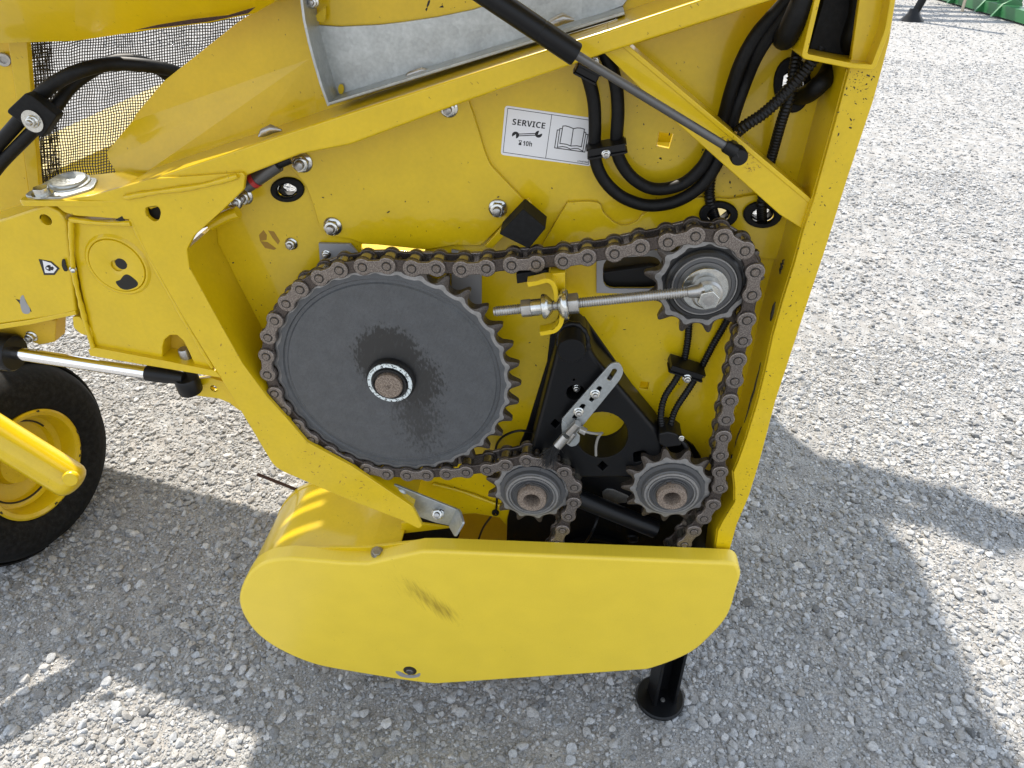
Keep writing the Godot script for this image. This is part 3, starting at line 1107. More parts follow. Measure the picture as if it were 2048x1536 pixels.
	part("barrel", mb, M.plastic_black, cyl)
	mb = MB.new()
	mb.tube(PackedVector3Array([p1, p2]), func(_i): return 0.0078, 24)
	part("piston_rod", mb, M.chrome, cyl)
	mb = MB.new()
	mb.tube(PackedVector3Array([p2.lerp(p3, -0.02), p2.lerp(p3, 0.45), p3]), func(i): return [0.0095, 0.0095, 0.007][i], 20)
	part("rod_end", mb, M.plastic_black, cyl)
	mb = MB.new()
	mb.xf = upright(P(382, 781, 2), Vector3(0, 1, 0.1))
	mb.lathe([[0.0135, 0], [0.0140, 0.002], [0.0140, 0.019], [0.0125, 0.021], [0.0, 0.021]], 28)
	part("end_eye", mb, M.plastic_black, cyl)
	mb = MB.new()
	mb.xf = upright(P(373, 716, 8), Vector3(0, 1, 0.1))
	mb.lathe([[0.0062, 0], [0.0062, 0.012], [0.0052, 0.0135], [0.0, 0.0138]], 20)
	part("pivot_pin", mb, M.zinc_dull, cyl)
	# post, beam and panel in the upper left corner
	var post := thing("left_post", "yellow flat post at the left edge carrying the black hose clamp", "post", P(40, 380, 70))
	plate("post_face", [12, 60, 52, 60, 54, 84, 84, 440, 66, 440, 16, 86], 62, 6, Y, post, 1.0)
	plate("side_panel", [-120, 60, 14, 60, 66, 440, 66, 470, -120, 470], 80, 4, Y, post, 0.8)
	mb = MB.new()
	mb.xf = upright(P(8, 118, 78), Vector3(0.5, 0, 0.85))
	mb.lathe([[0.0065, 0], [0.0065, 0.006], [0.006, 0.007], [0.0034, 0.007], [0.0034, 0.003], [0.0, 0.003]], 24)
	part("socket_bolt", mb, M.zinc_dull, post)
	var beam := thing("upper_beam", "broad yellow beam across the upper left corner with a rusty scraped lower edge", "steel beam", P(200, 60, 44))
	mb = MB.new()
	var low := [-160, 88, 0, 86, 150, 82, 285, 62, 420, 45, 510, 26, 548, 4, 640, -65]
	for k in range(0, low.size() - 2, 2):
		var q := [P(low[k], low[k + 1], 33), P(low[k + 2], low[k + 3], 33), P(low[k + 2], -140, -50), P(low[k], -140, -50)]
		mb.flat4(q[0], q[1], q[2], q[3], Vector3(0, -0.5, 1))
		var bk := Vector3(0, 0.006, -0.05)
		mb.flat4(q[0], q[1], q[1] + bk, q[0] + bk, Vector3.DOWN)
	part("beam_face", mb, Y, beam)
	mb = MB.new()
	var sc := PackedVector2Array()
	sc.append_array(px([285, 60, 330, 47, 400, 38, 470, 29, 525, 14, 508, 26, 430, 42, 350, 52], 34))
	for i in sc.size():
		sc[i] += Vector2(0, 0.0012) + Vector2(rng.randf_range(-0.0006, 0.0006), rng.randf_range(-0.0006, 0.0006))
	mb.extr(sc, zb(20), 0.0001)
	part("scrape", mb, M.rust, beam)
	chips("rust_speck", [100, 20, 130, 20, 130, 60, 100, 60], 34, 3, beam, M.flake_rust, 2.0)
	# netting
	var net := thing("netting", "black knotted plastic net stretched behind the post, gathered along its left side", "netting", P(200, 340, 120))
	mb = MB.new()
	var layer := func(x0: float, x1: float, step: float, bb: float, lean: float, sd: int) -> void:
		var nz := noise(0.013, FastNoiseLite.TYPE_SIMPLEX_SMOOTH, 2, sd)
		var x := x0
		while x < x1:
			var q := PackedVector3Array()
			for k in 15:
				var yy := 30.0 + k * 25.0
				q.append(P(x + lean * (yy - 200.0) + 5.0 * nz.get_noise_2d(x * 0.6, yy), yy, bb + 4.0 * nz.get_noise_2d(x, yy * 0.5)))
			mb.tube(q, func(_i): return 0.00054, 4, false)
			x += step
		var y := 30.0
		while y < 385.0:
			var q := PackedVector3Array()
			var m := int((x1 - x0) / 24.0) + 1
			for k in m + 1:
				var xx := x0 + (x1 - x0) * k / m
				q.append(P(xx + lean * (y - 200.0), y - 0.13 * (xx - x0) + 4.0 * nz.get_noise_2d(xx, y * 0.8), bb - 0.5))
			mb.tube(q, func(_i): return 0.0005, 4, false)
			y += step * 1.12
	layer.call(46.0, 520.0, 5.1, 118.0, 0.03, 3)
	layer.call(48.0, 112.0, 6.1, 112.0, 0.08, 5)
	layer.call(52.0, 104.0, 8.0, 108.0, 0.10, 9)
	part("strand", mb, M.net_black, net, "stuff")
	# the two hoses over the post with their clamp
	var h1 := hose("upper_hydraulic_hose", pts3([-40, 330, 30, 0, 285, 28, 40, 240, 26, 75, 195, 26, 115, 163, 28, 165, 140, 34, 225, 128, 44, 290, 131, 62, 345, 142, 86, 400, 165, 110]), 0.0066, M.hose_rubber, null)
	tag(h1, "thick black hydraulic hose bending over the net, the upper of two in the clamp", "hose", "")
	var h2 := hose("lower_hydraulic_hose", pts3([-40, 385, 30, 0, 330, 30, 50, 278, 28, 105, 222, 30, 140, 176, 40, 185, 142, 56, 235, 121, 74, 290, 125, 92, 340, 155, 108, 380, 190, 118]), 0.0060, M.hose_rubber, null)
	tag(h2, "thick black hydraulic hose crossing under the other, the lower of two in the clamp", "hose", "")
	var clamp := thing("hose_clamp_block", "grey black plastic double hose clamp with zinc bolt on the left post", "hose clamp", P(64, 232, 20))
	for k in 2:
		plate("clamp_half", [50, 186, 62, 190, 114, 232, 84, 276, 76, 272, 14, 226, 14, 220], 10 + k * 14, 12, M.rubber, clamp, 1.6, 3.0)
	mb = MB.new()
	mb.xf = upright(P(66, 242, 9.8), Vector3(0, 0, 1))
	mb.lathe([[0.0105, 0], [0.0105, 0.0014], [0.0, 0.0015]], 28)
	part("washer", mb, M.zinc, clamp)
	nut(66, 243, 8.2, 11.5, clamp)
	# wheel
	build_wheel()

func build_wheel() -> void:
	var c := Vector3(-1.005, 0.198, -0.955)
	var ax := Vector3(sin(1.42), 0, cos(1.42))
	var w := thing("gauge_wheel", "small yellow rimmed support wheel with black tyre at the left edge", "wheel", Vector3(c.x, 0, c.z))
	var t := upright(c, ax)
	t.basis = t.basis * Basis.from_scale(Vector3(1.042, 1.042, 1.0))
	var mb := MB.new()
	mb.xf = t
	mb.lathe([[0.100, -0.13], [0.105, -0.14], [0.135, -0.15], [0.165, -0.145], [0.182, -0.125], [0.188, -0.105], [0.190, -0.07], [0.188, -0.035], [0.182, -0.015], [0.165, 0.006], [0.135, 0.012], [0.112, 0.004], [0.100, -0.004], [0.098, -0.02]], 72)
	part("tyre", mb, M.tyre_rubber, w)
	mb = MB.new()
	mb.xf = t
	for k in 5:
		var o := -0.030 - k * 0.018
		mb.lathe([[0.1885, o - 0.006], [0.1925, o - 0.005], [0.1925, o + 0.005], [0.1885, o + 0.006]], 72)
	part("tread", mb, M.tyre_rubber, w)
	mb = MB.new()
	mb.xf = t
	mb.lathe([[0.100, -0.012], [0.104, -0.004], [0.104, 0.002], [0.100, 0.004], [0.093, 0.001], [0.089, -0.008], [0.087, -0.03], [0.080, -0.035], [0.077, -0.035], [0.074, -0.045], [0.045, -0.05], [0.040, -0.035], [0.0, -0.034]], 60)
	part("rim", mb, M.yellow, w)
	mb = MB.new()
	mb.xf = t
	mb.lathe([[0.0785, -0.034], [0.0785, -0.0335], [0.0755, -0.0335], [0.0755, -0.036]], 60, 0.4, 5.0)
	part("rust_ring", mb, M.flake_dark, w)
	for k in 26:
		var a := rng.randf() * TAU
		var f := MB.new()
		f.xf = t * Transform3D(Basis(Vector3(0, 0, 1), a), Vector3.ZERO)
		var rr := rng.randf_range(0.0975, 0.1035)
		f.extr(PackedVector2Array([Vector2(rr - 0.002, -0.003), Vector2(rr + 0.002, -0.001 - 0.004 * rng.randf()), Vector2(rr + 0.001, 0.004), Vector2(rr - 0.0015, 0.002)]), 0.0042, 0.001)
		if k % 2 == 0:
			part("paint_chip", f, M.flake_dark, w)
	var arm := thing("wheel_arm", "thick yellow round tube with domed end passing in front of the small wheel", "tube", P(100, 940, 190))
	var a0 := P(-120, 800, 190)
	var a1 := P(150, 966, 190)
	var d := (a1 - a0).normalized()
	mb = MB.new()
	mb.tube(PackedVector3Array([a0, a1 - d * 0.016, a1 - d * 0.007, a1, a1 + d * 0.005, a1 + d * 0.008, a1 + d * 0.009]), func(i): return [0.032, 0.032, 0.031, 0.0275, 0.021, 0.012, 0.004][i], 32)
	part("tube", mb, M.yellow, arm)
	mb = MB.new()
	mb.xf = upright(P(141, 958, 158), Vector3(0.3, 0.3, 1))
	mb.lathe([[0.013, -0.006], [0.013, 0.001], [0.0115, 0.003], [0.0, 0.0032]], 24)
	part("welded_stud", mb, M.yellow, arm)

# ---------------------------------------------------------------- what stands behind
func build_rear() -> void:
	var Y: Material = M.yellow
	var body := thing("rotor_housing", "yellow sheet metal housing behind the side frame, seen through its openings", "machine housing", Vector3(0.0, 0.2, -1.1))
	var ys := P(790, 497, 50).y - 0.045
	var mb := MB.new()
	mb.box(Vector3(-0.04, ys - 0.003, -1.02), Vector3(0.46, 0.006, 0.56), 0.001)
	part("housing_top", mb, Y, body)
	mb = MB.new()
	mb.box(Vector3(0.02, (ys + 0.16) * 0.5, -1.12), Vector3(0.42, ys - 0.17, 0.46), 0.002)
	part("housing_body", mb, Y, body)
	var far := thing("far_shadow_plate", "unseen yellow side plate at the far end of the machine, outlined to cast the shadow edge", "machine frame", Vector3(0.0, 0.15, -2.2))  # unseen; outline shaped to cast the shadow edge on the gravel
	mb = MB.new()
	mb.extr(PackedVector2Array([Vector2(-0.36, 0.15), Vector2(0.19, 0.15), Vector2(0.221, 0.895), Vector2(0.215, 1.07), Vector2(0.238, 1.2), Vector2(0.222, 1.34), Vector2(0.205, 1.55), Vector2(0.115, 1.81), Vector2(0.05, 1.985), Vector2(0.0, 2.3), Vector2(-0.30, 2.3)]), -2.2, 0.05, 0.003)
	part("shadow_plate", mb, Y, far)
	mb = MB.new()
	mb.extr(PackedVector2Array([Vector2(0.15, 1.2), Vector2(0.293, 1.26), Vector2(0.40, 1.34), Vector2(0.42, 1.32), Vector2(0.47, 1.40), Vector2(0.52, 1.46), Vector2(0.50, 1.56), Vector2(0.43, 1.53), Vector2(0.372, 1.56), Vector2(0.30, 1.47), Vector2(0.15, 1.44)]), -2.26, 0.04, 0.003, [circ(Vector2(0.30, 1.40), 0.035, 12)])
	part("shadow_bar", mb, Y, far)  # bar added out of view to cast the second dark band on the ground
	mb = MB.new()
	mb.box(Vector3(0.0, 0.5, -1.78), Vector3(0.5, 0.55, 0.8), 0.004)
	part("roller_cover", mb, Y, far)
	var rb := thing("rear_beam", "sunlit yellow beam on the far side of the net", "steel beam", Vector3(-0.9, 0.44, -1.35))
	mb = MB.new()
	var e := [P(-500, 620, 500), P(420, 200, 500), P(420, 122, 860), P(-500, 545, 860)]
	var dn := Vector3(0, -0.17, 0)
	mb.flat4(e[0], e[1], e[2], e[3], Vector3.UP)
	mb.flat4(e[0] + dn, e[1] + dn, e[2] + dn, e[3] + dn, Vector3.DOWN)
	for i in 4:
		var f: Vector3 = e[(i + 1) % 4]
		mb.flat4(e[i], f, f + dn, e[i] + dn, (e[i] + f) * 0.5 - (e[0] + e[2]) * 0.5)
	part("beam_box", mb, Y, rb)
	# deck sheet added out of view to shade the shield, slotted for sun streaks, and the raised side hood that the gas spring holds up
	var blocker := thing("sun_blocker", "yellow slotted deck sheet added out of view to shade the shield and cast light streaks", "blocker", Vector3(-0.3, 0.95, -1.2))
	mb = MB.new()
	mb.xf = Transform3D(Basis(Vector3(1, 0, 0), Vector3(0, 0, -1), Vector3(0, 1, 0)), Vector3(0, 0.98, 0))
	var cuts := []
	for s in [Vector2(-0.583, 1.180), Vector2(-0.594, 1.226), Vector2(-0.572, 1.262)]:
		cuts.append(PackedVector2Array([s + Vector2(-0.034, -0.014), s + Vector2(0.034, 0.002), s + Vector2(0.036, 0.014), s + Vector2(-0.03, 0.002)]))
	mb.extr(PackedVector2Array([Vector2(-0.78, 1.045), Vector2(0.2, 1.045), Vector2(0.2, 1.42), Vector2(-0.78, 1.42)]), 0.0, 0.006, 0.0, cuts)
	part("slotted_blocker", mb, Y, blocker)
	var hood := thing("raised_hood", "yellow side hood swung up over the drive, held by the gas spring", "hood", Vector3(-0.3, 1.3, -0.6))
	mb = MB.new()
	mb.xf = Transform3D(Basis(Vector3(1, 0, 0), Vector3(0, 0.36, 0.933), Vector3(0, -0.933, 0.36)), Vector3(0, 1.22, -0.72))
	mb.extr(fillet(PackedVector2Array([Vector2(-1.1, 0), Vector2(0.42, 0), Vector2(0.42, 0.66), Vector2(-1.1, 0.66)]), 0.06), 0.0, 0.004, 0.001)
	part("hood_sheet", mb, Y, hood)
	# rusty rod on the ground side of the roller shield
	mb = MB.new()
	mb.tube(PackedVector3Array([P(514, 948, 130), P(625, 992, 130)]), func(_i): return 0.0026, 10)
	tag(part("rusty_rod", mb, M.rust), "thin rusty steel rod sticking out behind the roller shield", "rod")

# ---------------------------------------------------------------- lower cover
func build_cover() -> void:
	var Y: Material = M.yellow
	var out := [1474, 1127, 1484, 1150, 1472, 1187, 1457, 1232, 1426, 1270, 1381, 1308, 1306, 1338, 1255, 1344, 1050, 1358, 901, 1368, 860, 1369, 792, 1360, 689, 1343, 638, 1333, 594, 1318, 546, 1294, 511, 1267, 488, 1236, 477, 1205, 482, 1176, 501, 1143, 535, 1123, 580, 1117, 689, 1126, 734, 1127, 792, 1114, 843, 1103, 877, 1103, 1150, 1114]
	var ctrl := px(out, -25)
	var poly := fillet(PackedVector2Array([ctrl[ctrl.size() - 1], ctrl[0], ctrl[1], ctrl[2]]), 0.012, 4, [1, 2]).slice(1, 11)
	poly.append_array(smooth(ctrl.slice(2, 23), 4, false))
	poly.append_array(ctrl.slice(23))
	var lo := Vector2(1e9, 1e9)
	var hi := -lo
	for q in poly:
		lo = lo.min(q); hi = hi.max(q)
	# paint of the cover with its rubbed scuff, drawn in the plane of the sheet
	var W := 1280
	var H := int(W * (hi.y - lo.y) / (hi.x - lo.x))
	var n1 := noise(0.008, FastNoiseLite.TYPE_SIMPLEX_SMOOTH, 4, 41)
	var n2 := noise(0.2, FastNoiseLite.TYPE_SIMPLEX, 2, 42)
	var im := Image.create(W, H, false, Image.FORMAT_RGB8)
	for y in H:
		for x in W:
			var w := 0.97 + 0.02 * n1.get_noise_2d(x, y) + 0.012 * n2.get_noise_2d(x, y)
			im.set_pixel(x, y, Color(w, w * 0.998, w * 0.985))
	var to_im := func(x: float, y: float) -> Vector2:
		var p := P(x, y, -25)
		return Vector2((p.x - lo.x) / (hi.x - lo.x) * W, (hi.y - p.y) / (hi.y - lo.y) * H)
	var r := RandomNumberGenerator.new()
	r.seed = 5
	var stain := Color(0.50, 0.45, 0.40)
	for k in 620:
		var t := r.randf()
		var core := k < 520
		if core:
			t = pow(t, 0.8)
		var c: Vector2 = to_im.call(812.0 + 90.0 * t if core else 770.0 + 150.0 * t, 1170.0 + 62.0 * t if core else 1138.0 + 115.0 * t)
		c += Vector2(r.randfn() * 11.0, r.randfn() * (17.0 * (1.0 - 0.4 * t)))
		var ln := r.randf_range(26, 60) * (1.0 if core else 0.5)
		var al := r.randf_range(0.03, 0.125) * (1.0 if core else 0.45)
		for s in int(ln):
			var q := c + Vector2(0.33, 0.94) * (s - ln * 0.5)
			for wd in 3:
				var xx := int(q.x) + wd
				var yy := int(q.y)
				if xx > 0 and yy > 0 and xx < W and yy < H:
					var f: float = al * (1.0 - absf(s - ln * 0.5) / (ln * 0.5)) * (1.0 if wd == 1 else 0.5)
					im.set_pixel(xx, yy, im.get_pixel(xx, yy).lerp(stain, f))
	for k in 60:
		var q := Vector2i(r.randi_range(4, W - 6), r.randi_range(4, H - 6))
		var al := r.randf_range(0.2, 0.6)
		for s in r.randi_range(1, 3):
			im.set_pixel(q.x + s, q.y, im.get_pixel(q.x + s, q.y).lerp(Color(0.4, 0.35, 0.25), al))
	for k in 14:                                   # faint long scratches
		var q := Vector2(r.randf_range(40, W - 200), r.randf_range(40, H - 40))
		var d := Vector2.from_angle(r.randf_range(-0.5, 0.5))
		var al := r.randf_range(0.03, 0.10)
		for s in r.randi_range(50, 160):
			q += d
			d = d.rotated(r.randf_range(-0.012, 0.012))
			if q.x > 1 and q.y > 1 and q.x < W - 1 and q.y < H - 1:
				im.set_pixelv(Vector2i(q), im.get_pixelv(Vector2i(q)).lerp(Color(0.6, 0.55, 0.45), al))
	var m := mat("cover_yellow", lin(0.77, 0.565, 0.038), 0.42)
	m.albedo_texture = ImageTexture.create_from_image(im)
	m.clearcoat_enabled = true
	m.clearcoat = 0.25
	m.clearcoat_roughness = 0.2
	m.texture_repeat = false
	var cov := thing("chain_cover", "big flat yellow lower cover with rounded left end and a grey rubbed scuff", "cover", Vector3((lo.x + hi.x) * 0.5, lo.y, zb(-10)))
	var mb := MB.new()
	mb.uv_scale = Vector2(1.0 / (hi.x - lo.x), -1.0 / (hi.y - lo.y))
	mb.uv_off = Vector2(-lo.x / (hi.x - lo.x), hi.y / (hi.y - lo.y))
	mb.extr(poly, zb(-25), 0.024, 0.0055)
	part("cover_shell", mb, m, cov)
	plate("rear_flange", [510, 1150, 520, 1128, 545, 1108, 590, 1097, 660, 1096, 745, 1094, 800, 1087, 830, 1084, 848, 1081, 870, 1087, 910, 1089, 1200, 1098, 1200, 1140, 560, 1180, 520, 1180], -3.2, 4, M.yellow, cov, 1.2)
	# bolt in the upper flange, bolt in the lower dimple
	mb = MB.new()
	mb.xf = Transform3D(Basis(Vector3(1, 0, 0), Vector3(0, 0, -1), Vector3(0, 1, 0)), P(756, 1106, -9) + Vector3(0.003, 0.0008, 0))
	mb.extr(smooth(PackedVector2Array([Vector2(-0.011, -0.004), Vector2(0.002, -0.006), Vector2(0.011, 0.0), Vector2(0.006, 0.006), Vector2(-0.006, 0.006)]), 3), 0.0, 0.0004)
	part("bolt_slot", mb, M.hole_dark, cov)
	mb = MB.new()
	mb.xf = upright(P(754, 1105, -10), Vector3(0.1, 0.85, 0.35))
	mb.lathe([[0.0085, -0.003], [0.0085, 0.001], [0.0, 0.0011]], 22)
	mb.extr(fillet(circ(Vector2.ZERO, 0.0062, 6), 0.0007, 2), 0.006, 0.006, 0.0006)
	part("hex_bolt", mb, M.zinc_dull, cov)
	mb = MB.new()
	var lp := P(820, 1341, -25)
	mb.xf = Transform3D(Basis.IDENTITY, lp)
	mb.lathe([[0.0103, 0.0], [0.0103, 0.0005], [0.0, 0.0006]], 26)
	part("bolt_recess", mb, M.flake_dark, cov)
	mb = MB.new()
	mb.xf = Transform3D(Basis.IDENTITY, lp + Vector3(0, 0, 0.0006))
	mb.lathe([[0.0062, 0.0], [0.0062, 0.0025], [0.0052, 0.0035], [0.002, 0.0035], [0.0018, 0.0025], [0.0, 0.0025]], 22)
	part("dome_bolt", mb, M.dark_steel, cov)
	mb = MB.new()
	mb.extr(smooth(px([791, 1343, 800, 1343, 812, 1349, 828, 1350, 840, 1346, 838, 1353, 820, 1356, 800, 1352], -25), 3), zb(-25.3), 0.0003)
	part("washer_edge", mb, M.grey_plate, cov)
	# roller shield behind it
	var shield := thing("roller_shield", "curved yellow sheet metal shield wrapping behind the left end of the lower cover", "shield", P(620, 1110, 30))
	var line := smooth(px([800, 1094, 745, 1092, 660, 1096, 590, 1099, 548, 1107, 516, 1127, 494, 1158, 487, 1200, 500, 1240, 545, 1285, 640, 1325, 800, 1350], -1), 6, false)
	wall_strip("shield_sheet", line, -0.5, 124, 2.0, Y, shield)
	var line2 := PackedVector2Array()
	for q in line:
		line2.append(q)
	wall_strip("shield_rim", line2, 120, 128, 4.5, Y, shield)
	var seam := px([746, 1093, 800, 1095], -1)
	for i in 2:
		seam[i].y += 0.0018
	wall_strip("shield_overlap", seam, 1, 122, 1.2, Y, shield)
	# black rubber strip inside
	var strip := plate("rubber_deflector", [792, 1068, 890, 1052, 915, 1056, 919, 1072, 905, 1095, 800, 1098], 34, 26, M.rubber, null, 1.0, 1.6)
	tag(strip, "black rubber deflector bar lying behind the cover's upper edge", "rubber bar")
	var tongue := plate("yellow_tongue", [802, 1046, 822, 1044, 880, 1052, 900, 1056, 802, 1068], 30, 3, M.yellow, frame, 0.8)
	tongue.name = "lower_tongue"
	# support foot
	var fp := G(1318, 1402) + Vector3(0, 0.006, 0)
	var foot := thing("support_stand", "black steel parking stand with round foot plate standing on the gravel under the cover", "stand", fp)
	mb = MB.new()
	mb.xf = upright(fp, Vector3.UP)
	mb.lathe([[0.038, 0.0], [0.0395, 0.002], [0.0395, 0.006], [0.037, 0.008], [0.030, 0.0075], [0.0, 0.007]], 40)
	part("foot_plate", mb, M.black_paint, foot)
	for s in [-1, 1]:
		mb = MB.new()
		mb.xf = Transform3D(Basis(Vector3.UP, 0.25), fp + Vector3(0.004, 0, 0))
		mb.box(Vector3(s * 0.017, 0.165, -0.002), Vector3(0.005, 0.32, 0.032), 0.0008)
		part("leg_side", mb, M.black_paint, foot)
	mb = MB.new()
	mb.xf = Transform3D(Basis(Vector3.UP, 0.25), fp + Vector3(0.004, 0, 0))
	mb.box(Vector3(0, 0.165, -0.0155), Vector3(0.029, 0.32, 0.005), 0.0008)
	part("leg_back", mb, M.black_paint, foot)
	mb = MB.new()
	mb.xf = upright(fp + Vector3(0.004, 0.0075, 0.006), Vector3.UP)
	mb.lathe([[0.004, 0.0], [0.0036, 0.0016], [0.0, 0.0022]], 14)
	part("rivet", mb, M.zinc_dull, foot)

# ---------------------------------------------------------------- chain and sprockets
func link_mesh(r: float, waist: float, half: float, thick: float) -> ArrayMesh:
	var p := PackedVector2Array()
	for s in [1.0, -1.0]:
		for i in 13:
			var a := -2.05 + 4.1 * i / 12.0
			p.append(Vector2(s * half + s * cos(a) * r, s * sin(a) * r))
		for x in [0.45, 0.0, -0.45]:
			p.append(Vector2(s * x * half, s * (waist + 0.0006 * absf(x))))
	var mb := MB.new()
	mb.extr(p, 0.0, thick, 0.0013)
	return mb.mesh()

func build_drive() -> void:
	var pins := [1114, 1087, 1125, 1062, 1136.7, 1034, 1147.6, 1007, 1148.5, 975.6, 1128.5, 946.9, 1093, 927, 1053, 922.9, 1011, 931.7, 974, 941, 932, 945.6, 893, 949.4, 853, 951.8, 814, 952, 773, 949.4, 733, 939.8, 693, 925.4, 658, 905, 622, 880.6, 593.6, 852, 567, 821, 549, 787.6, 534.8, 750, 532, 713.5, 535.7, 675.4, 549, 641.7, 572, 608, 599.5, 579.6, 638, 557, 678, 541, 724.6, 534.8, 773, 533, 823, 537.7, 872.6, 537.7, 922.4, 540, 972.5, 537, 1023, 531, 1072, 529, 1126, 523, 1175, 516, 1229, 508, 1281, 496, 1336, 485, 1391, 473, 1447, 476, 1490, 502, 1510.5, 545, 1504, 591, 1494, 641, 1486, 682, 1476, 722, 1469.5, 763, 1460, 803, 1452.5, 840, 1447, 876, 1441, 912, 1440.5, 946, 1440, 977, 1426.5, 1011, 1408, 1038.5, 1388, 1064, 1369, 1090, 1345, 1112]
	var q := PackedVector3Array()
	for i in range(0, pins.size(), 2):
		q.append(P(pins[i], pins[i + 1], 0))
	q.insert(0, q[0] * 2.0 - q[1])
	var chain := thing("drive_chain", "heavy brown grey roller chain looped round the big sprocket, idler and two small sprockets", "chain", P(800, 952, 14))
	var half := 0.0131
	var outer := link_mesh(0.0098, 0.0066, half, 0.0031)
	var inner := link_mesh(0.0101, 0.0068, half, 0.0030)
	var mb := MB.new()
	mb.lathe([[0.0078, -0.0153], [0.0078, 0.0]], 18)
	var roller := mb.mesh()
	mb = MB.new()
	mb.lathe([[0.0041, -0.0305], [0.0041, 0.0006], [0.0036, 0.0012], [0.0024, 0.0012], [0.0022, 0.0009], [0.0, 0.0009]], 18)
	var pin := mb.mesh()
	var gr := MB.new()
	gr.lathe([[0.0053, -0.0002], [0.0052, 0.00025], [0.0040, 0.00028]], 18)
	var ring_mesh := gr.mesh()
	for i in q.size() - 1:
		var a := q[i]
		var b := q[i + 1]
		var d := b - a
		var x := d.normalized()
		var bas := Basis(x * (d.length() / (2.0 * half)), Vector3(-x.y, x.x, 0), Vector3(0, 0, 1))
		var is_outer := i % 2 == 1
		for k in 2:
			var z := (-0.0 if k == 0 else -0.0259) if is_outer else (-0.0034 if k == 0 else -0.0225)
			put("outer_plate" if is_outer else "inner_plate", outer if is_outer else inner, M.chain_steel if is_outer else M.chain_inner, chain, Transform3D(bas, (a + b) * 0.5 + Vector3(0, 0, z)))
	for p in q:
		put("roller", roller, M.roller_steel, chain, Transform3D(Basis(Vector3(0, 0, 1), rng.randf()), p + Vector3(0, 0, -0.0068)))
		var pn := put("pin", pin, M.pin_steel, chain, Transform3D(Basis(Vector3(0, 0, 1), rng.randf()), p))
		var gm := MeshInstance3D.new()
		gm.name = "pin_gap_shade"  # dark ring standing in for the shaded gap round each pin head
		gm.mesh = ring_mesh
		gm.material_override = M.gap_shade_black
		pn.add_child(gm, true)
	# the big sprocket: its centre from the pins that lie on it
	var cfit := fit_circle(q.slice(14, 32))
	var c := Vector3(cfit.x, cfit.y, zb(14.5))
	var step := 0.0
	for i in range(14, 31):
		step += absf(wrapf((q[i + 1] - c).signed_angle_to(q[i] - c, Vector3(0, 0, 1)), -PI, PI))
	var teeth := int(round(TAU * 17.0 / step))
	print("big sprocket ", c, " r ", cfit.z, " teeth ", teeth)
	var big := thing("large_sprocket", "large dark grey sprocket disc with many teeth, oil stain and white ring round its shaft", "sprocket", c)
	var ph: float = Vector2(q[23].x - c.x, q[23].y - c.y).angle()
	var disc_m := mat("disc_paint", lin(0.086, 0.091, 0.098), 0.5)
	disc_m.albedo_texture = disc_texture()
	disc_m.texture_repeat = false
	disc_m.clearcoat_enabled = true
	disc_m.clearcoat = 0.3
	disc_m.clearcoat_roughness = 0.3
	var rg: float = (P(998, 741, 7.5).x - P(571, 741, 7.5).x) * 0.5
	sprocket(big, c, teeth, cfit.z, ph, disc_m, 0.026, [[0.030, 0.0], [rg - 0.0045, 0.0], [rg - 0.0030, -0.0016], [rg + 0.0004, -0.0018], [rg + 0.0018, 0.0002]], 0.0042, 0.0036)
	var f := Vector3(c.x, c.y, zb(7.3))
	lathe_part("hub_collar", [[0.0285, -0.002], [0.0285, 0.005], [0.0272, 0.0075], [0.0265, 0.0075], [0.0262, 0.0090]], f, M.hub_black, big)
	lathe_part("white_ring", [[0.0262, 0.0085], [0.0258, 0.0100], [0.0218, 0.0104], [0.0212, 0.0085]], f, M.white_ring, big)
	lathe_part("shaft_groove", [[0.0213, 0.0088], [0.0200, 0.0088], [0.0198, 0.013], [0.0182, 0.013], [0.0180, 0.010], [0.0155, 0.010]], f, M.hub_black, big)
	lathe_part("shaft_end", [[0.0157, 0.006], [0.0157, 0.0165], [0.0147, 0.0175], [0.0026, 0.0175], [0.0010, 0.0150], [0.0, 0.0148]], f, M.rusty_steel, big)
	# tensioning idler
	var ic := P(1405, 561, 14.5)
	var idl := thing("idler_sprocket", "black toothed idler sprocket with bearing rings, carried by the tension rod at the upper right", "sprocket", ic)
	sprocket(idl, ic, 13, 0.0545, Vector2(q[47].x - ic.x, q[47].y - ic.y).angle(), M.hub_black, 0.036, [[0.036, 0.0]], 0.0055, 0.004)
	f = Vector3(ic.x, ic.y, zb(7.3))
	lathe_part("hub_shoulder", [[0.0385, 0.0], [0.0385, 0.004], [0.0365, 0.0062], [0.0335, 0.0062], [0.0325, 0.005]], f, M.hub_black, idl)
	lathe_part("bearing_race", [[0.0330, 0.0045], [0.0322, 0.0068], [0.0312, 0.0068], [0.0306, 0.0050]], f, M.bare_steel, idl)
	lathe_part("bearing_seal", [[0.0307, 0.0052], [0.0270, 0.0056], [0.0268, 0.0048], [0.0225, 0.0052]], f, M.hub_grey, idl)
	lathe_part("inner_race", [[0.0262, 0.004], [0.0262, 0.0064], [0.0245, 0.0068], [0.022, 0.0068]], f, M.dark_steel, idl)
	lathe_part("washer", [[0.0232, 0.006], [0.0232, 0.0125], [0.0226, 0.0132], [0.0, 0.0132]], f, M.zinc, idl)
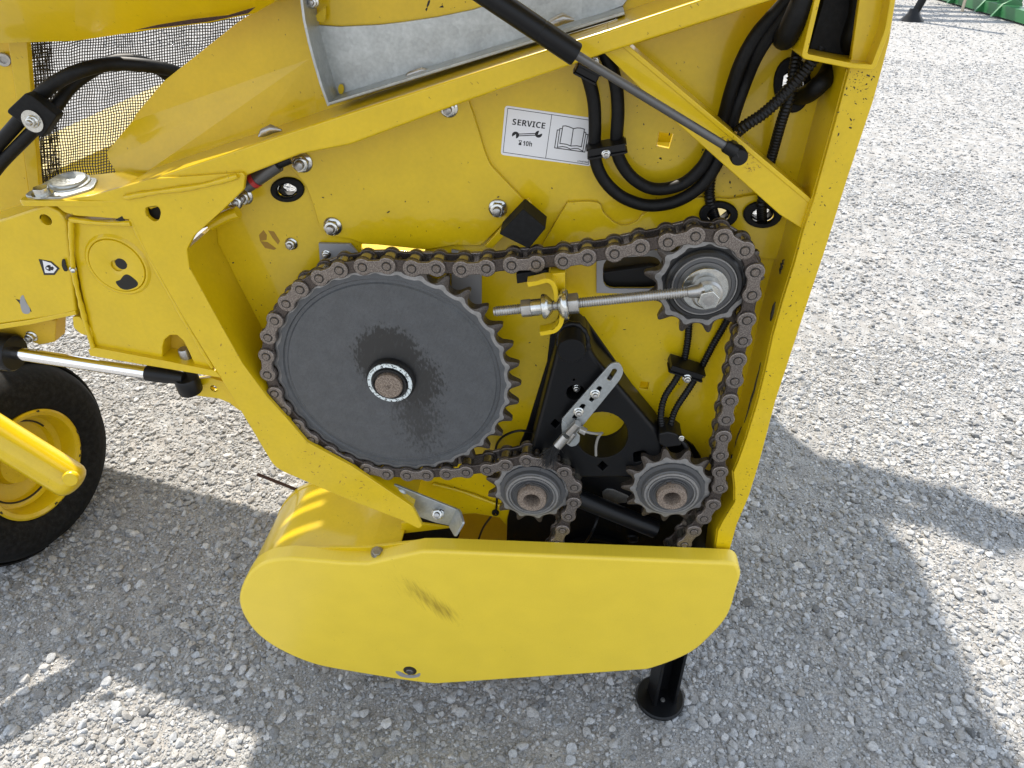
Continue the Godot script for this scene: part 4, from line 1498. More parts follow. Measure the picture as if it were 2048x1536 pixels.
	# two small sprockets
	for k in 2:
		var sc := P(1066, 973, 14.5) if k == 0 else P(1340, 969, 14.5)
		var s := thing("small_sprocket", "small grey sprocket with hollow rusty hub, the left one wrapped by chain under the brush" if k == 0 else "small grey sprocket with hollow rusty hub, the right one beside the post", "sprocket", sc, "small hollow hub sprockets of the chain drive")
		var pi: Vector3 = q[6] if k == 0 else q[57]
		sprocket(s, sc, 13, 0.0545, Vector2(pi.x - sc.x, pi.y - sc.y).angle(), M.sprocket_grey, 0.034, [[0.036, 0.0]], 0.0058, 0.004)
		f = Vector3(sc.x, sc.y, zb(7.3))
		lathe_part("hub_shoulder", [[0.0415, -0.001], [0.0412, 0.0022], [0.0365, 0.0030], [0.0352, 0.0080], [0.0335, 0.0088]], f, M.hub_grey, s)
		lathe_part("bearing_race", [[0.0335, 0.0080], [0.0330, 0.0104], [0.0306, 0.0108], [0.0298, 0.0090], [0.0290, 0.0090], [0.0285, 0.0108], [0.0272, 0.0108], [0.0262, 0.0076]], f, M.bare_steel, s)
		lathe_part("bearing_seal", [[0.0264, 0.0080], [0.0232, 0.0082], [0.0230, 0.0098], [0.0205, 0.0098], [0.0203, 0.0078], [0.0180, 0.0078]], f, M.hub_grey, s)
		lathe_part("hub_sleeve", [[0.0182, 0.004], [0.0182, 0.0180], [0.0174, 0.0190], [0.0110, 0.0190], [0.0104, 0.0182], [0.0102, -0.008]], f, M.rusty_steel, s)
		lathe_part("hub_bore", [[0.0103, -0.008], [0.0, -0.008]], f, M.hole_dark, s)
		var ring := MB.new()
		ring.xf = Transform3D(Basis(Vector3(0, 0, 1), 1.85), f + Vector3(0, 0, 0.0108))
		ring.lathe([[0.0212, -0.0005], [0.0212, 0.0006], [0.0190, 0.0006], [0.0190, -0.0005]], 40, 0.22, TAU - 0.22)
		for e in [-1, 1]:
			ring.lathe([[0.0, 0.0]] if false else [[0.0225, -0.0005], [0.0225, 0.0007], [0.0188, 0.0007], [0.0188, -0.0005]], 4, e * 0.22 - 0.07, e * 0.22 + 0.07)
		part("circlip", ring, M.dark_steel, s)
	build_tension_rod(ic)

func fit_circle(p: PackedVector3Array) -> Vector3:
	# least squares circle x² + y² = 2ax + 2by + k
	var s := Basis()
	var m := [[0.0, 0.0, 0.0], [0.0, 0.0, 0.0], [0.0, 0.0, 0.0]]
	var v := Vector3.ZERO
	for t in p:
		var row := [2.0 * t.x, 2.0 * t.y, 1.0]
		var w := t.x * t.x + t.y * t.y
		for i in 3:
			for j in 3:
				m[i][j] += row[i] * row[j]
			v[i] += row[i] * w
	s = Basis(Vector3(m[0][0], m[1][0], m[2][0]), Vector3(m[0][1], m[1][1], m[2][1]), Vector3(m[0][2], m[1][2], m[2][2]))
	var o := s.inverse() * v
	return Vector3(o.x, o.y, sqrt(o.z + o.x * o.x + o.y * o.y))

func lathe_part(called: String, prof: Array, at: Vector3, m: Material, parent: Node3D, seg := 56) -> void:
	var mb := MB.new()
	mb.xf = Transform3D(Basis.IDENTITY, at)
	mb.lathe(prof, seg)
	part(called, mb, m, parent)

func sprocket(parent: Node3D, c: Vector3, n: int, rp: float, phase: float, disc_m: Material, r_in: float, steps: Array, band: float, chamfer: float) -> void:
	var rr := 0.0083
	var hp := PI / n
	var p1 := asin(rr * 0.93 / rp)
	var tip := rp + 0.0062
	var root := rp - rr
	var ht := 0.0072
	var per := 14
	var outl := func(phi: float) -> float:
		var a := absf(phi)
		if a < p1:
			return rp * cos(a) - sqrt(rr * rr - pow(rp * sin(a), 2.0))
		var e := rp * cos(p1) - sqrt(rr * rr - pow(rp * sin(p1), 2.0))
		var t := clampf((a - p1) / (hp * 0.90 - p1), 0.0, 1.0)
		return lerpf(e, tip, pow(t, 0.8))
	var tooth := MB.new()
	var edge := MB.new()
	var disc := MB.new()
	tooth.xf.origin = c
	edge.xf.origin = c
	disc.xf.origin = c
	var R := tip + 0.002
	disc.uv_scale = Vector2(0.5 / R, -0.5 / R)
	disc.uv_off = Vector2(0.5, 0.5)
	var total := n * per
	var ang := []
	var ro := []
	var rb := []
	var ra := []
	for i in total:
		var phi := -hp + 2.0 * hp * float(i % per) / per
		ang.append(phase + 2.0 * hp * (i / per) + phi)
		var o: float = outl.call(phi)
		ro.append(o)
		var b := root + 0.30 * (o - root) - 0.0007
		rb.append(b)
		ra.append(root - band + 0.16 * (o - root))
	var z := Vector3(0, 0, 1)
	var at := func(i: int, r: float, h: float) -> Vector3: return Vector3(cos(ang[i]) * r, sin(ang[i]) * r, h)
	for i in total:
		var j := (i + 1) % total
		# front and back: disc, bright band, bevelled tooth
		for s in [1.0, -1.0]:
			var last := r_in
			var lh := 0.0
			for st in steps:
				disc.flat4(at.call(i, last, s * (ht + lh)), at.call(j, last, s * (ht + lh)), at.call(j, st[0], s * (ht + st[1])), at.call(i, st[0], s * (ht + st[1])), z * s)
				last = st[0]
				lh = st[1]
			disc.quad(at.call(i, last, s * (ht + lh)), at.call(j, last, s * (ht + lh)), at.call(j, ra[j], s * ht), at.call(i, ra[i], s * ht), z * s, z * s, z * s, z * s)
			edge.flat4(at.call(i, ra[i], s * ht), at.call(j, ra[j], s * ht), at.call(j, rb[j], s * (ht - 0.0008)), at.call(i, rb[i], s * (ht - 0.0008)), z * s)
			tooth.flat4(at.call(i, rb[i], s * (ht - 0.0008)), at.call(j, rb[j], s * (ht - 0.0008)), at.call(j, ro[j], s * (ht - chamfer * clampf((ro[j] - root) / (tip - root) + 0.25, 0.0, 1.0))), at.call(i, ro[i], s * (ht - chamfer * clampf((ro[i] - root) / (tip - root) + 0.25, 0.0, 1.0))), z * s)
		var hi := ht - chamfer * clampf((ro[i] - root) / (tip - root) + 0.25, 0.0, 1.0)
		var hj := ht - chamfer * clampf((ro[j] - root) / (tip - root) + 0.25, 0.0, 1.0)
		tooth.flat4(at.call(i, ro[i], hi), at.call(j, ro[j], hj), at.call(j, ro[j], -hj), at.call(i, ro[i], -hi), at.call(i, 1.0, 0.0))
	part("disc", disc, disc_m, parent)
	part("bevelled_band", edge, M.bare_steel, parent)
	part("toothed_rim", tooth, M.tooth_steel, parent)

func disc_texture() -> ImageTexture:
	# grey primer with an oil stain round the hub and dusty smears; u and v run across the whole sprocket
	var n1 := noise(0.012, FastNoiseLite.TYPE_SIMPLEX_SMOOTH, 5, 61)
	var n2 := noise(0.055, FastNoiseLite.TYPE_SIMPLEX_SMOOTH, 4, 62)
	var n3 := noise(0.3, FastNoiseLite.TYPE_SIMPLEX, 2, 63)
	return tex(1024, 1024, func(x, y):
		var u: float = (x - 512.0) / 512.0
		var v: float = (y - 512.0) / 512.0
		var w: float = 0.86 + 0.07 * n1.get_noise_2d(x, y) + 0.05 * n2.get_noise_2d(x, y) + 0.035 * n3.get_noise_2d(x, y)
		var c := Color(w, w, w)
		# oil: an uneven patch reaching up from the hub, streaking down to the right
		var d1 := Vector2((u + 0.01) / 0.27, (v + 0.18) / 0.29).length()
		var d2 := Vector2((u - 0.16) / 0.23, (v - 0.02) / 0.28).length()
		var d3 := Vector2((u - 0.13 - v * 0.12) / 0.20, (v - 0.30) / 0.42).length()
		var e: float = 0.5 * n2.get_noise_2d(x * 1.5, y * 0.6) + 0.07 * n3.get_noise_2d(x, y * 0.45) + 0.35 * n1.get_noise_2d(x * 2.0, y * 2.0)
		var k := clampf((1.0 - d1 + e * 0.5) * 6.0, 0.0, 1.0) * 0.95
		k = maxf(k, clampf((1.0 - d2 + e * 0.9) * 4.0, 0.0, 1.0) * 0.85)
		k = maxf(k, clampf((1.0 - d3 + e * 1.6) * 1.6, 0.0, 1.0) * 0.6)
		c = c.lerp(Color(0.36, 0.35, 0.34), k)
		# rub marks on a slant
		var sl: float = n2.get_noise_2d(x * 1.2 + y * 0.5, (y - x) * 0.25 + 300.0)
		if sl > 0.22:
			c = c.lerp(Color(0.7, 0.7, 0.7), minf(0.35, (sl - 0.22) * 1.3))
		var sp: float = n3.get_noise_2d(x * 1.4 + 50.0, y * 1.4)
		if sp > 0.62:
			c = c.lerp(Color(0.35, 0.33, 0.31), 0.5)
		return c)

func build_tension_rod(ic: Vector3) -> void:
	var rod := thing("tension_rod", "threaded zinc tension rod with nuts and ball washers joining the yellow channel to the idler", "threaded rod", P(1150, 605, -18))
	var a := P(988, 623, -16)
	var b := P(1384, 583, -17)
	var d := (b - a).normalized()
	var sp := PackedVector3Array()
	var n := int(a.distance_to(b) / 0.00062)
	for i in n + 1:
		sp.append(a.lerp(b, float(i) / n))
	var mb := MB.new()
	mb.tube(sp, func(i: int) -> float: return [0.0052, 0.0054, 0.0050, 0.0043][i % 4] * (0.86 if i < 4 else 1.0), 16)
	part("threaded_bar", mb, M.zinc_dull, rod)
	var on := func(x: float) -> Vector3:
		return a.lerp(b, (x - 988.0) / (1384.0 - 988.0))
	for x in [[1046, 1066, 0.0098], [1141, 1162, 0.0112]]:
		mb = MB.new()
		var p: Vector3 = on.call(x[0])
		mb.xf = upright(p, d, 0.35)
		mb.extr(fillet(circ(Vector2.ZERO, x[2], 6), 0.0012, 2), p.distance_to(on.call(x[1])), p.distance_to(on.call(x[1])), 0.0010)
		part("hex_nut", mb, M.zinc_dull, rod)
	mb = MB.new()
	var p2: Vector3 = on.call(1066)
	mb.xf = upright(p2, d)
	var L: float = p2.distance_to(on.call(1087))
	mb.lathe([[0.0088, 0.0], [0.0088, L], [0.0112, L], [0.0128, L + 0.001], [0.0132, L + 0.0032], [0.0118, L + 0.006], [0.0085, L + 0.009], [0.006, L + 0.011]], 36)
	part("ball_washer", mb, M.zinc, rod)
	mb = MB.new()
	p2 = on.call(1141)
	mb.xf = upright(p2, -d)
	mb.lathe([[0.0145, 0.0], [0.0158, 0.001], [0.0162, 0.0035], [0.0145, 0.0065], [0.0105, 0.0095], [0.006, 0.0115]], 36)
	part("ball_washer", mb, M.zinc, rod)
	# eye on the idler stud, nut and stud end
	mb = MB.new()
	mb.tube(PackedVector3Array([b - d * 0.004, b + d * 0.006, P(1406, 577, -16)]), func(i): return [0.0056, 0.0072, 0.008][i], 20)
	part("rod_neck", mb, M.zinc_dull, rod)
	var e := Vector3(ic.x + 0.0005, ic.y - 0.0005, zb(-6.0))
	lathe_part("eye", [[0.0150, 0.0], [0.0158, 0.003], [0.0152, 0.0105], [0.0130, 0.0125], [0.0, 0.0125]], e, M.zinc_dull, rod, 40)
	mb = MB.new()
	mb.xf = Transform3D(Basis(Vector3(0, 0, 1), 0.3), e + Vector3(0, 0, 0.0125))
	mb.lathe([[0.0125, 0.0], [0.0125, 0.0012], [0.0, 0.0013]], 30)
	mb.extr(fillet(circ(Vector2.ZERO, 0.0108, 6), 0.001, 2), 0.0105, 0.0095, 0.0010)
	part("stud_nut", mb, M.zinc, rod)
	lathe_part("stud_end", [[0.0064, 0.009], [0.0064, 0.0175], [0.0056, 0.0185], [0.0, 0.0187]], e + Vector3(0, 0, 0.0045), M.zinc_dull, rod, 28)

# ---------------------------------------------------------------- hoses and conduits
func grommet(x: float, y: float, rx: float, ry: float, b: float, label: String) -> Node3D:
	var g := thing("rubber_grommet", label, "grommet", P(x, y, b), "black rubber grommets in the panel openings")
	var outl := ell(x, y, rx, ry, b - 4)
	var inn := ell(x, y + 1, rx * 0.60, ry * 0.58, b - 4)
	var mb := MB.new()
	mb.extr(outl, zb(b - 4), 0.0038, 0.0022, [inn])
	part("lip", mb, M.rubber, g)
	mb = MB.new()
	mb.extr(inn, zb(b + 1), 0.012, 0.0, [ell(x, y + 1, rx * 0.53, ry * 0.51, b - 4)])
	part("sleeve", mb, M.rubber, g)
	return g

func build_hoses() -> void:
	var loop := 38.0
	var a := hose("outer_hydraulic_hose", pts3([1166, 128, loop, 1178, 161, loop, 1188, 205, loop, 1190, 256, loop, 1189, 301, loop, 1196, 337, loop, 1216, 370, loop, 1250, 397, loop, 1299, 411, loop, 1354, 402, loop, 1403, 371, loop, 1433, 328, loop, 1455, 275, loop, 1471, 219, loop, 1493, 157, loop, 1516, 105, 34, 1549, 57, 24, 1590, 10, 10, 1625, -40, 0]), 0.0062, M.hose_rubber, null)
	tag(a, "black hydraulic hose making the outer, lower turn of the double loop", "hose")
	a = hose("inner_hydraulic_hose", pts3([1200, 95, 36, 1216, 120, 36, 1231, 164, loop, 1236, 222, loop, 1233, 290, loop, 1243, 327, loop, 1270, 360, loop, 1310, 378, loop, 1362, 369, loop, 1402, 336, loop, 1426, 294, loop, 1446, 239, loop, 1463, 178, 36, 1484, 120, 34, 1514, 68, 30, 1559, 18, 20, 1610, -40, 6]), 0.0062, M.hose_rubber, null)
	tag(a, "black hydraulic hose making the inner, upper turn of the double loop", "hose")
	a = hose("drooping_hose", pts3([1640, -70, 4, 1612, -10, 2, 1590, 40, 4, 1573, 72, 16, 1568, 76, 40]), 0.0100, M.hose_rubber, null)
	tag(a, "short fat black hose hanging beside the square tube", "hose")
	a = hose("tube_hose", pts3([1668, 120, 52, 1655, 150, 40, 1640, 168, 34, 1618, 186, 38, 1595, 192, 50, 1575, 185, 75]), 0.0085, M.hose_rubber, null)
	tag(a, "black hose turning from under the square tube into the large grommet", "hose")
	a = hose("inside_hose", pts3([1722, -30, 30, 1716, 30, 30, 1704, 80, 28, 1690, 112, 40]), 0.0105, M.hose_rubber, null)
	tag(a, "black hose lying inside the open square tube", "hose")
	var cond := 3.3 * 0.001
	a = hose("corrugated_conduit", pts3([1640, 96, 30, 1619, 130, 26, 1576, 181, 22, 1528, 226, 22, 1484, 256, 26, 1452, 288, 38, 1430, 325, 44, 1420, 365, 44, 1420, 400, 42, 1430, 436, 52, 1436, 450, 66]), 0.0056, M.plastic_black, null, cond, 12)
	tag(a, "ribbed black conduit running down leftwards behind the brace to the left grommet", "conduit", "ribbed black cable conduits")
	a = hose("corrugated_conduit", pts3([1600, 90, 44, 1592, 118, 38, 1579, 191, 34, 1562, 246, 36, 1545, 308, 40, 1530, 366, 42, 1524, 405, 40, 1524, 436, 50, 1526, 450, 64]), 0.0052, M.plastic_black, null, cond, 12)
	a.name = "corrugated_conduit_001"
	tag(a, "ribbed black conduit dropping steeply behind the brace to the right grommet", "conduit", "ribbed black cable conduits")
	a = hose("corrugated_conduit", pts3([1380, 590, 44, 1378, 646, 44, 1375, 684, 44, 1367, 725, 42, 1353, 757, 40, 1330, 793, 38, 1322, 827, 34, 1325, 858, 30, 1331, 880, 28]), 0.0042, M.plastic_black, null, cond, 12)
	a.name = "corrugated_conduit_002"
	tag(a, "left of two ribbed conduits coming down from under the idler", "conduit", "ribbed black cable conduits")
	a = hose("corrugated_conduit", pts3([1480, 560, 46, 1464, 619, 44, 1450, 648, 44, 1425, 692, 44, 1401, 738, 42, 1380, 774, 40, 1352, 817, 38, 1342, 850, 32, 1346, 880, 28]), 0.0042, M.plastic_black, null, cond, 12)
	a.name = "corrugated_conduit_003"
	tag(a, "right of two ribbed conduits slanting down from behind the chain", "conduit", "ribbed black cable conduits")
	a = hose("corrugated_conduit", pts3([1345, 872, 24, 1366, 884, 18, 1376, 900, 20, 1384, 920, 30]), 0.0030, M.plastic_black, null, 2.4 * 0.001, 10)
	a.name = "corrugated_conduit_004"
	tag(a, "short thin ribbed conduit above the right small sprocket", "conduit", "ribbed black cable conduits")
	var g3 := grommet(1586, 171, 38, 56, 50, "large tall black rubber grommet behind the square tube with daylight in it")
	grommet(1438, 431, 39, 27, 45, "black rubber grommet right above the idler, left of a pair")
	grommet(1526, 431, 39, 27, 45, "black rubber grommet beside the post, right of a pair")
	grommet(573, 381, 34, 25, 50, "black oval rubber grommet under the rail with nothing through it")
	# double clamps
	for k in [[1212, 303, 1176, 309, 1252, 296, 24, 11, "black double hose clamp with zinc bolt in the middle of the hose loop"], [1374, 746, 1342, 737, 1406, 757, 30, 10, "black double clamp with zinc bolt on the pair of ribbed conduits"], [1172, 146, 1152, 137, 1196, 160, 24, 12, "black hose clamp tucked under the rail at the top of the hose loop"]]:
		var cl := thing("hose_clamp", k[8], "hose clamp", P(k[0], k[1], 30), "double hose clamps")
		var p0 := P(k[2], k[3], k[6])
		var p1 := P(k[4], k[5], k[6])
		var d := p1 - p0
		var w: float = span(k[0], k[1], k[7], k[6])
		var mb := MB.new()
		mb.xf = Transform3D(Basis(d.normalized(), Vector3(-d.y, d.x, 0).normalized(), Vector3(0, 0, 1)), (p0 + p1) * 0.5)
		mb.box(Vector3(0, 0, -0.013), Vector3(d.length(), w * 1.5, 0.026), 0.002)
		part("clamp_body", mb, M.plastic_black, cl)
		mb = MB.new()
		mb.xf = Transform3D(Basis(d.normalized(), Vector3(-d.y, d.x, 0).normalized(), Vector3(0, 0, 1)), (p0 + p1) * 0.5)
		for s in [-1, 1]:
			mb.box(Vector3(0, s * w * 0.75, -0.008), Vector3(d.length() * 1.06, w * 0.3, 0.020), 0.0016)
		part("clamp_rib", mb, M.plastic_black, cl)
		nut(k[0] + (18 if k[1] < 200 else 0), k[1] + (-26 if k[1] < 200 else 5 if k[1] < 400 else 10), k[6], 9.5, cl)
	# thin cables
	a = hose("thin_cable", pts3([1075, 862, 40, 1061, 863, 38, 1040, 861, 36, 1020, 866, 36, 1002, 877, 38, 992, 895, 40, 990, 930, 44, 993, 975, 44, 994, 993, 44, 991, 1022, 48, 979, 1037, 60, 964, 1060, 70, 950, 1100, 76]), 0.0016, M.plastic_black, null)
	tag(a, "thin black cable arching beside the left small sprocket and down through the panel", "cable")
	a = hose("curved_cable", pts3([1196, 1028, 40, 1192, 1046, 36, 1182, 1068, 34, 1166, 1094, 36]), 0.0018, M.plastic_black, null)
	tag(a, "short thin black cable bent over the dark base plate", "cable")
	lathe_part("cable_bush", [[0.005, 0.0], [0.005, 0.003], [0.0018, 0.004]], P(991, 1024, 49), M.rubber, frame, 20)

# ---------------------------------------------------------------- fittings on the panel
func build_fittings() -> void:
	build_label()
	# gas spring
	var gs := thing("gas_spring", "black gas spring with dark rod and ball end crossing the rail and brace", "gas spring", P(1300, 210, -34))
	var p0 := P(900, -60, -40)
	var p1 := P(1153, 110, -34)
	var p2 := P(1462, 299, -24)
	var d := (p1 - p0).normalized()
	var mb := MB.new()
	mb.tube(PackedVector3Array([p0, p1 - d * 0.0345, p1 - d * 0.0342, p1 - d * 0.0335, p1 - d * 0.0332, p1 - d * 0.001, p1]), func(i): return [0.0090, 0.0090, 0.0087, 0.0087, 0.0091, 0.0091, 0.0082][i], 32)
	part("cylinder", mb, M.black_paint, gs)
	mb = MB.new()
	var e := (p2 - p1).normalized()
	var m0 := p1.lerp(p2, 0.595)
	mb.tube(PackedVector3Array([p1 - e * 0.002, m0, m0 + e * 0.0003, m0 + e * 0.0009, m0 + e * 0.0012, p2]), func(i): return [0.0037, 0.0037, 0.0039, 0.0039, 0.0037, 0.0037][i], 20)
	part("rod", mb, M.dark_steel, gs)
	mb = MB.new()
	mb.tube(PackedVector3Array([P(1449, 291, -25), P(1452, 293, -25), p2 + e * 0.004]), func(i): return [0.0046, 0.0054, 0.0056][i], 20)
	part("end_fitting", mb, M.plastic_black, gs)
	mb = MB.new()
	mb.xf = upright(P(1475, 308, -14), Vector3(0, 0, 1))
	mb.lathe([[0.0050, -0.03], [0.0050, -0.006], [0.0072, -0.005], [0.0076, 0.001], [0.0076, 0.009], [0.0066, 0.0115], [0.0, 0.012]], 28)
	part("ball_socket", mb, M.plastic_black, gs)
	mb = MB.new()
	mb.xf = Transform3D(Basis(Vector3(0, 0, 1), 0.5), P(1475, 308, -26.2))
	mb.box(Vector3.ZERO, Vector3(0.0008, 0.007, 0.0006))
	part("socket_slot", mb, M.print_black, gs)
	# galvanised tray bracket on the rail
	var br := thing("galvanised_bracket", "galvanised folded bracket with curved upper edge lying along the top rail", "bracket", P(920, 120, 40))
	plate("bracket_back", [636, 50, 680, 53, 720, 51, 760, 49, 805, 44, 873, 34, 942, 20, 976, 10, 1010, -5, 1060, -30, 1120, -60, 1280, -60, 1262, -10, 1246, 12, 1061, 82, 690, 190, 660, 188, 640, 110, 628, 54], 65, 2.5, M.galvanised, br, 0.8, 0.0, [ell(682, 177, 0.5, 0.5, 49, 6)] if false else [])
	var a := P(656, 212, 38)
	var b := P(1250, 30, 38)
	d = (b - a).normalized()
	mb = MB.new()
	mb.xf = Transform3D(Basis(d, Vector3(-d.y, d.x, 0), Vector3(0, 0, 1)), a)
	mb.extr(PackedVector2Array([Vector2(0, 0.0), Vector2(a.distance_to(b), 0.0), Vector2(a.distance_to(b), 0.003), Vector2(0, 0.003)]), 0.0, zb(38) - zb(66), 0.0008)
	part("bracket_foot", mb, M.galvanised, br)
	mb = MB.new()
	mb.xf = Transform3D(Basis(d, Vector3(-d.y, d.x, 0), Vector3(0, 0, 1)), a + d * a.distance_to(b) * 0.8)
	for k in 3:
		mb.box(Vector3(0.025, -0.0012 + k * 0.0016, 0.0014 - k * 0.0034), Vector3(a.distance_to(b) * 0.18, 0.0007, 0.0008), 0.0002)
	part("bright_scrape", mb, M.zinc, br)
	wall_strip("bracket_side", px([657, 212, 642, 170, 630, 130, 618, 85, 608, 40, 603, 0, 600, -60], 38), 38, 66, 2.6, M.galvanised, br)
	for q in [[834, 146]]:
		mb = MB.new()
		mb.xf = Transform3D(Basis(d, Vector3(-d.y, d.x, 0), Vector3(0, 0, 1)), P(q[0], q[1], 50))
		mb.tube(PackedVector3Array([Vector3(-0.016, -0.003, 0), Vector3(-0.008, 0.0005, 0), Vector3(0.006, 0.001, 0), Vector3(0.016, -0.003, 0)]), func(i): return [0.001, 0.003, 0.003, 0.001][i], 10)
		part("weld_nut", mb, M.zinc_dull, br)
	mb = MB.new()
	mb.extr(ell(682, 178, 6, 10, 62), zb(62), 0.0004)
	mb.extr(smooth(px([640, 22, 650, 12, 652, 30, 648, 44, 632, 42, 626, 38], 62), 2), zb(62), 0.0004)
	part("hole", mb, M.yellow, br)
	nut(626, 4, 50, 12, br)
	# plunger with red collar under the rail
	var pl := thing("spring_plunger", "small grey latch plunger with red collar under the rail's lower end", "latch", P(530, 345, 30))
	mb = MB.new()
	mb.tube(PackedVector3Array([P(492, 372, 20), P(556, 328, 22)]), func(_i): return 0.0075, 18)
	part("plunger_body", mb, M.dark_steel, pl)
	mb = MB.new()
	mb.tube(PackedVector3Array([P(506, 363, 20), P(513, 358, 20)]), func(_i): return 0.0079, 18)
	part("red_collar", mb, M.red_plastic, pl)
	mb = MB.new()
	mb.tube(PackedVector3Array([P(556, 328, 22), P(580, 318, 26)]), func(_i): return 0.0048, 14)
	part("plunger_tip", mb, M.plastic_black, pl)
	nut(470, 404, 40, 15, pl, Vector3(0.4, 0.2, 0.9))
	# rubber stops
	var rs := plate("rubber_stop", [1046, 418, 1092, 456, 1058, 498, 998, 468], 18, 30, M.rubber, null, 1.0, 1.6)
	tag(rs, "square black rubber stop block set on edge above the chain", "rubber block", "black rubber stops")
	rs = plate("rubber_stop", [1032, 548, 1094, 540, 1097, 556, 1034, 568], 2, 40, M.rubber, null, 0.9, 1.4)
	rs.name = "rubber_stop_001"
	tag(rs, "small black rubber pad under the chain beside the yellow rod channel", "rubber block", "black rubber stops")
	# black triangular bearing arm
	var arm := thing("bearing_arm", "black painted triangular bearing arm with large round hole between the small sprockets", "arm", P(1190, 850, 40))
	var hole := ell(1204, 868, 52, 46, 22)
	plate("arm_flange", [1141, 634, 1169, 636, 1186, 660, 1244, 742, 1312, 841, 1387, 892, 1402, 915, 1412, 960, 1424, 1000, 1424, 1120, 1012, 1120, 1014, 1040, 1034, 960, 1039, 889, 1053, 858, 1094, 725, 1100, 673, 1121, 652], 46, 4, M.black_paint, arm, 1.2, 0.0, [hole])
	var up := fillet(px([1117, 668, 1172, 668, 1188, 712, 1320, 868, 1330, 905, 1300, 958, 1048, 958, 1064, 885, 1108, 715], 20), 0.010)
	mb = MB.new()
	mb.extr(up, zb(20), 0.0395, 0.006, [hole, circ(px([1152, 786], 20)[0], span(1152, 786, 19, 20), 24), px([1110, 838, 1121, 847, 1111, 857, 1101, 848], 20), px([1205, 922, 1216, 932, 1205, 942, 1194, 932], 20), circ(px([1148, 760], 20)[0], 0.0016, 12), fillet(px([1266, 905, 1290, 900, 1300, 918, 1268, 926], 20), 0.004)])
	part("arm_plate", mb, M.black_paint, arm)
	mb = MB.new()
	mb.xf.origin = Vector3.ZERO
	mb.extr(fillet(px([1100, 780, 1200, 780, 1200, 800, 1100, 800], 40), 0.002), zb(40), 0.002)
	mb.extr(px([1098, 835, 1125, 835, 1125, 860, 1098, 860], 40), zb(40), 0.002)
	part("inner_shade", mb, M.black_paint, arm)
	mb = MB.new()
	mb.xf = Transform3D(Basis.IDENTITY, P(1143, 702, -12))
	mb.lathe([[0.0150, -0.06], [0.0150, -0.001], [0.0142, 0.0], [0.0, 0.0]], 40)
	part("arm_boss", mb, M.black_paint, arm)
	mb = MB.new()
	mb.tube(spline(pts3([1118, 690, 18, 1122, 658, 18, 1150, 648, 18, 1172, 668, 18, 1176, 700, 18]), 0.003), func(i: int) -> float: return 0.0036 + 0.0008 * sin(i * 1.9), 8)
	part("weld_bead", mb, M.black_paint, arm)
	nut(1153, 775, 34, 9, arm)
	# dark works below: pipe, dome bolts, ring, slot
	mb = MB.new()
	mb.tube(PackedVector3Array([P(1130, 985, 34), P(1310, 1058, 34)]), func(_i): return 0.0125, 24)
	part("cross_pipe", mb, M.black_paint, arm)
	lathe_part("dome_bolt", [[0.0085, 0.0], [0.0082, 0.003], [0.006, 0.0052], [0.0, 0.0062]], P(1265, 1075, 42), M.black_paint, arm, 28)
	lathe_part("bearing_ring", [[0.050, 0.0], [0.050, 0.006], [0.047, 0.007], [0.044, 0.006], [0.044, 0.0], [0.036, 0.0], [0.036, 0.004], [0.033, 0.004], [0.033, -0.002]], P(1188, 1118, 42), M.black_paint, arm, 56)
	plate("slot_insert", [1204, 984, 1214, 978, 1226, 979, 1256, 992, 1260, 1000, 1250, 1006, 1230, 1008, 1206, 996], 44, 1.5, M.zinc_dull, arm, 0.4)
	plate("cable_anchor", [1232, 1045, 1242, 1045, 1242, 1064, 1234, 1062], 40, 4, M.black_paint, arm, 0.8)
	plate("conduit_block", [1318, 868, 1336, 864, 1352, 868, 1366, 878, 1362, 892, 1330, 896, 1318, 888], 14, 30, M.plastic_black, arm, 2.0, 2.0)
	nut(1363, 876, 13, 6, arm)
	# brush oiler on its slotted strap
	var oil := thing("chain_brush", "slotted zinc strap carrying a black bristle brush that touches the chain", "brush", P(1170, 820, 6))
	var slots := []
	for s in [[1229, 742, 1219, 758], [1199, 777, 1183, 800], [1166, 812, 1150, 835]]:
		slots.append(slot_outline(P(s[0], s[1], 8), P(s[2], s[3], 8), 0.0027))
	plate("slotted_strap", [1222, 727, 1238, 725, 1248, 742, 1241, 759, 1154, 866, 1124, 839], 8, 2.5, M.galvanised, oil, 0.6, 5.0, slots, [0, 1, 2, 3])
	plate("lower_tab", [1124, 839, 1154, 866, 1160, 872, 1159, 884, 1152, 892, 1142, 894, 1133, 888, 1125, 874, 1123, 852], 7.5, 2.5, M.galvanised, oil, 0.6, 2.0)
	nut(1190, 787, 7.8, 10.5, oil, Vector3(0.05, 0.1, 1))
	nut(1157, 823, 7.8, 10.5, oil, Vector3(0.05, 0.1, 1))
	for k in [[1138, 866, 1156, 846, 0.0056], [1160, 858, 1172, 864, 0.0050], [1135, 884, 1149, 866, 0.0036]]:
		mb = MB.new()
		var f0 := P(k[0], k[1], 2)
		var f1 := P(k[2], k[3], 0)
		mb.xf = upright(f0, f1 - f0, 0.4)
		mb.extr(fillet(circ(Vector2.ZERO, k[4], 6), 0.0006, 2), f0.distance_to(f1), f0.distance_to(f1), 0.0006)
		part("hex_fitting", mb, M.zinc_dull, oil)
	mb = MB.new()
	var b0 := P(1132, 872, 0)
	var b1 := P(1115, 892, -2)
	mb.tube(PackedVector3Array([b0, b1]), func(_i): return 0.0058, 20)
	part("ferrule", mb, M.zinc_dull, oil)
	mb = MB.new()
	var ax := (b1 - b0).normalized()
